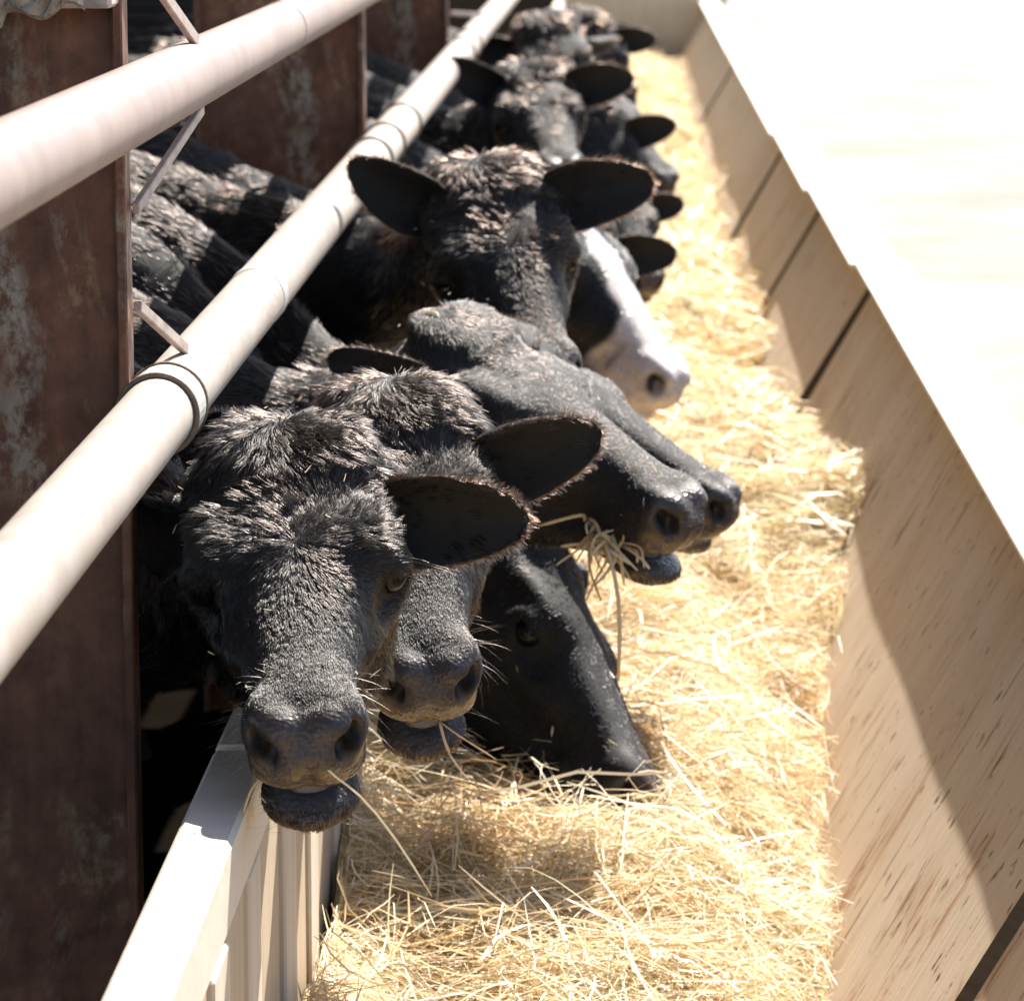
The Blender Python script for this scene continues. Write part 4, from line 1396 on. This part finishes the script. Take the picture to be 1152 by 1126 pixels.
FD = (0, -.6, .8)      # up vector of a face turned to the lens
COWS = [
 dict(label='nearest black heifer facing the lens with shaggy grey forehead and open mouth', poll=(-.350, 3.70, 1.135), muzzle=(-.304, 3.37, .885), up=FD, body=(-.80, 4.02), jaw=3.2, jaw_fwd=.006, h=.0045,
      hairs=210000, rad=.00027, seed=1, whiskers=130, brown=.06, tongue=True, ears={1: dict(wdir=(1, -.05, -.06), wnrm=(.1, -1, -.15), len=.162, wd=.062), -1: dict(wdir=(-.7, .7, -.1), wnrm=(-.4, -1, -.2))}),
 dict(label='black heifer peering out behind the nearest one, reddish patch below its shaggy poll', poll=(-.268, 4.18, 1.108), muzzle=(-.212, 3.87, .828), up=(.08, -.6, .8), body=(-.90, 4.40), jaw=5.0, h=.005,
      hairs=130000, rad=.00029, seed=2, whiskers=90, brown=.08, tongue=True, ears={1: dict(wdir=(1, .0, .24), wnrm=(.1, -1, -.3), len=.160, wd=.062), -1: dict(wdir=(-.8, .4, .22), wnrm=(-.2, -1, .1))}),
 dict(label='black heifer with its head lowered into the hay under the chewing one', poll=(-.112, 5.10, .755), muzzle=(.020, 4.80, .440), scale=1.06, up=(1, -.30, .35), body=(-.90, 5.33), jaw=0, h=.006,
      hairs=30000, rad=.0004, seed=3, brown=.05, lenmul=.5, ears={1: dict(wdir=(.2, .9, .2), wnrm=(1, -.2, -.2)), -1: dict(wdir=(-.8, .15, .35), wnrm=(.3, -.9, .3), len=.12, wd=.035)}),
 dict(label='black heifer in profile chewing hay that hangs from its mouth', poll=(-.228, 4.90, 1.103), muzzle=(.080, 4.72, .860), up=(.45, -.35, .75), body=(-.90, 4.88), jaw=1.8, jaw_fwd=.012, h=.005,
      hairs=90000, rad=.00030, seed=4, whiskers=80, brown=.04, lenmul=.5, tongue=True, ears={-1: dict(wdir=(-.9, -.15, .38), wnrm=(.25, -1, .1), len=.15, wd=.045), 1: dict(wdir=(-.3, .9, .2), wnrm=(.6, -.3, -.3))}),
 dict(label='black heifer in profile with only its nose past the chewing one', poll=(-.160, 5.28, 1.030), muzzle=(.148, 5.18, .790), up=(.55, -.2, .75), body=(-.90, 5.72), jaw=0, h=.006,
      hairs=26000, rad=.0005, seed=5, brown=.08, lenmul=.6, ears={-1: dict(wdir=(-.9, -.2, .15), wnrm=(.2, -1, .1), len=.15, wd=.045)}),
 dict(label='black heifer facing the lens under the rail, reddish fringe over both eyes', poll=(-.217, 5.60, 1.252), muzzle=(-.118, 5.33, .975), up=(.12, -.9, .55), body=(-.90, 6.15), scale=.98, jaw=0, h=.005,
      hairs=70000, rad=.00040, seed=6, brown=.28, rimcol=.8, ears={1: dict(root=(.03, .094, -.045), wdir=(1, .0, .14), wnrm=(.05, -1, -.1), len=.180, wd=.066), -1: dict(root=(.022, -.088, -.035), wdir=(-1, -.6, .62), wnrm=(.35, -1, -.3), len=.165, wd=.06)}),
 dict(label='black heifer with a broad white blaze down its face', poll=(-.120, 6.72, 1.115), muzzle=(.080, 6.50, .775), up=(.75, -.45, .5), body=(-.90, 6.62), jaw=0, h=.006,
      hairs=18000, rad=.0008, seed=7, brown=.05, lenmul=.6, blaze=True, mud=.1),
 dict(label='black heifer head low at the hay just past the white faced one', poll=(-.105, 7.35, 1.00), muzzle=(-.035, 7.20, .62), up=(.3, -.9, .4), body=(-.90, 7.50), jaw=0, h=.007,
      hairs=8000, rad=.0010, seed=8, brown=.3, rimcol=.8, ears={1: dict(wdir=(1, .1, -.05), wnrm=(.1, -1, -.2), len=.15), -1: dict(wdir=(-.3, -.8, .1), wnrm=(.7, -.6, 0))}),
 dict(label='grey faced black heifer far down the row with both ears spread', poll=(-.232, 8.95, 1.214), muzzle=(-.142, 8.62, .978), up=(.12, -.8, .6), body=(-.90, 8.95), jaw=0, h=.006,
      hairs=14000, rad=.0011, seed=9, brown=.2, rimcol=.6, ears={1: dict(root=(.03, .094, -.045), wdir=(1, .0, .14), wnrm=(.05, -1, -.1), len=.180, wd=.066), -1: dict(root=(.022, -.088, -.035), wdir=(-1, -.6, .62), wnrm=(.35, -1, -.3), len=.165, wd=.06)}),
 dict(label='black heifer half hidden behind the far grey faced one', poll=(-.09, 9.75, 1.06), muzzle=(.01, 9.55, .70), up=(.2, -1, .4), body=(-.90, 9.45), jaw=0, h=.007,
      hairs=8000, rad=.0012, seed=10, brown=.2, rimcol=.7, ears={1: dict(wdir=(1, .0, .15), wnrm=(.05, -1, -.25), len=.15)}),
 dict(label='black heifer far off with its dark muzzle farthest over the hay', poll=(-.10, 10.5, 1.10), muzzle=(.125, 10.3, .80), up=(.6, -.5, .6), body=(-.90, 10.2), jaw=0, h=.007,
      hairs=7000, rad=.0013, seed=11, brown=.15, ears={1: dict(wdir=(.6, .8, .1), wnrm=(.6, -.8, -.2), len=.15), -1: dict(wdir=(-.7, -.6, .1), wnrm=(.5, -.8, -.2), len=.15)}),
 dict(label='brownish black heifer far off near the top with one ear over the rail', poll=(-.235, 10.85, 1.25), muzzle=(-.14, 10.55, .95), up=(.15, -1, .4), body=(-.90, 11.0), jaw=0, h=.007,
      hairs=7000, rad=.0013, seed=12, brown=.5, rimcol=.8, ears={-1: dict(wdir=(-1, -.1, .25), wnrm=(.1, -1, -.2), len=.15, wd=.05)}),
 dict(label='black heifer head low between the white faced and the far grey faced ones', poll=(-.015, 8.3, 1.00), muzzle=(.060, 8.08, .78), up=(.4, -.8, .45), body=(-.90, 8.25), jaw=0, h=.007,
      hairs=8000, rad=.0010, seed=15, brown=.2, rimcol=.6, ears={1: dict(wdir=(1, .1, .05), wnrm=(.1, -1, -.2), len=.14), -1: dict(wdir=(-.6, -.6, .2), wnrm=(.6, -.8, 0), len=.14)}),
 dict(label='reddish black heifer second from the far end of the row', poll=(-.13, 11.9, 1.20), muzzle=(.0, 11.7, .85), up=(.2, -1, .4), body=(-.90, 11.6), jaw=0, h=.008,
      hairs=5000, rad=.0016, seed=13, brown=.5, rimcol=.8, ears={1: dict(wdir=(1, .1, -.05), wnrm=(.1, -1, -.2), len=.15), -1: dict(wdir=(-1, -.1, .1), wnrm=(-.1, -1, -.2), len=.15)}),
 dict(label='last black heifer of the row by the top edge', poll=(-.19, 13.0, 1.16), muzzle=(-.05, 12.8, .80), up=(.2, -1, .4), body=(-.90, 12.5), jaw=0, h=.008,
      hairs=5000, rad=.0018, seed=14, brown=.4, ears={1: dict(wdir=(1, .1, -.05), wnrm=(.1, -1, -.2), len=.15), -1: dict(wdir=(-1, -.1, .1), wnrm=(-.1, -1, -.2), len=.15)}),
]
BUILT = [make_cow(**c) for c in COWS]

# ------------------------------------------------------------------ hay in mouths and chaff on the coats
def stalks(name, lines, width, label, group=None, tone=.6):
    """a small bunch of bent straw stalks given as world-space polylines"""
    P, O, T = [], [], []
    r = np.random.default_rng(len(lines) + int(abs(lines[0][0][0]) * 1e4))
    for ln in lines:
        ln = np.array(ln, float)
        t = np.linspace(0, 1, len(ln)); tt = np.linspace(0, 1, 9)
        p = np.stack([np.interp(tt, t, ln[:, i]) for i in range(3)], -1)
        for _ in range(2):
            p[1:-1] = (p[:-2] + 2 * p[1:-1] + p[2:]) / 4
        d = np.gradient(p, axis=0)
        s_ = nrm(np.cross(d, np.array([0.1, -1, .2])))
        P.append(p); O.append(s_ * width * r.uniform(.35, .65) * np.array([.8] + [1] * 7 + [.5])[:, None]); T.append(np.clip(tone + r.normal(0, .15), 0, 1))
    me = ribbon_mesh(name, np.array(P), np.array(O), np.array(T))
    me.materials.append(M_STRAW)
    o = link(name, me)
    md = o.modifiers.new('thickness', 'SOLIDIFY'); md.thickness = width * .35
    tag(o, label, 'hay wisp', group)
    return o
G_W = 'stalks of hay held in the mouths'
r = np.random.default_rng(77)
tow3 = BUILT[3][1]; dw3 = BUILT[3][2]
def m3(x, y, z): return tow3((unwarp(x), y, z))
lines = []
for k in range(34):
    a = m3(r.uniform(.35, .43), -.050 - r.uniform(0, .014), -.122 + r.normal(0, .007))
    b = a + np.array([r.normal(.005, .022), -.016 - r.uniform(0, .022), r.normal(-.002, .016)])
    c = b + np.array([r.normal(.005, .028), -.006 - r.uniform(0, .01), r.normal(-.018, .020)])
    lines.append([a, b, c])
stalks('hay_wisp', lines, .0034, 'bunch of hay bristling from the chewing profile mouth', G_W, .42)
a = m3(.39, -.056, -.122)
stalks('hay_stalk', [[a, a + np.array([.012, -.05, -.012]), a + np.array([.030, -.075, -.080]), a + np.array([.026, -.085, -.185])]], .0062,
       'longest straw stalk hanging down from the chewing profile mouth', G_W, .5)
a = m3(.37, -.056, -.122)
stalks('hay_stalk', [[a, a + np.array([-.004, -.05, -.004]), a + np.array([-.004, -.065, -.045]), a + np.array([.014, -.070, -.085])]], .0042,
       'curled brownish straw dropping from the corner of the profile mouth', G_W, .2)
rg = [m3(-.012 + .016 * math.cos(a_), -.052 + .010 * math.sin(a_), .012 + .016 * math.sin(a_)) for a_ in np.linspace(0, 5.6, 12)]
stalks('hay_stalk', [rg], .0045, 'pale curl of straw caught on the poll of the chewing profile heifer', None, .9)
tow1 = BUILT[0][1]
def m1(x, y, z): return tow1((unwarp(x), y, z))
a = m1(.47, .038, -.112)
stalks('hay_stalk', [[m1(.497, .012, -.062), m1(.500, .028, -.088), a + np.array([.012, -.012, -.01]), a + np.array([.050, -.02, -.055]), a + np.array([.085, -.02, -.115])]], .0028,
       'thin pale stalk lying across the nearest heifer\'s nose and trailing right', G_W, .85)
a = m1(.46, -.046, -.110)
stalks('hay_stalk', [[a, a + np.array([-.012, -.01, -.012]), a + np.array([-.022, -.012, -.045])], [a, a + np.array([-.006, -.01, -.015]), a + np.array([-.008, -.012, -.040])]], .003,
       'two short stalks at the left corner of the nearest heifer\'s mouth', G_W, .45)
tow2 = BUILT[1][1]
a = tow2((unwarp(.47), .015, -.125))
stalks('hay_stalk', [[a, a + np.array([.020, -.012, -.012]), a + np.array([.065, -.015, -.040])], [a, a + np.array([.006, -.01, -.02]), a + np.array([.012, -.012, -.034])]], .0026,
       'thin stalk sticking out under the second heifer\'s lip', G_W, .6)
# bits of straw caught in the hair
pos = []; az = []; el = []
for bi, n in ((0, 34), (1, 16), (3, 22), (2, 22), (5, 10), (4, 8)):
    o = BUILT[bi][0]
    me = o.data
    nv = len(me.vertices)
    co = np.empty(nv * 3, np.float32); me.vertices.foreach_get('co', co); co = co.reshape(-1, 3) + np.array(o.location)
    nn = np.empty(nv * 3, np.float32); me.vertices.foreach_get('normal', nn); nn = nn.reshape(-1, 3)
    ok = np.where((nn[:, 1] < .1) & (nn[:, 2] > -.35) & (co[:, 0] > -.62))[0]
    pk = r.choice(ok, n)
    pos.append(co[pk] + nn[pk] * .012)
pos = np.concatenate(pos); n = len(pos)
p_, o_, t_ = ribbons(pos, r.uniform(0, 6.28, n), r.normal(0, .6, n), r.uniform(.004, .016, n), r.uniform(.0008, .0022, n), np.zeros((n, 2)), np.clip(r.normal(.75, .2, n), 0, 1), r.normal(0, .7, n), nseg=2)
me = ribbon_mesh('chaff', p_, o_, t_); me.materials.append(M_STRAW)
tag(link('chaff', me), 'bits of pale chaff caught in the black coats', 'chaff', kind='stuff')
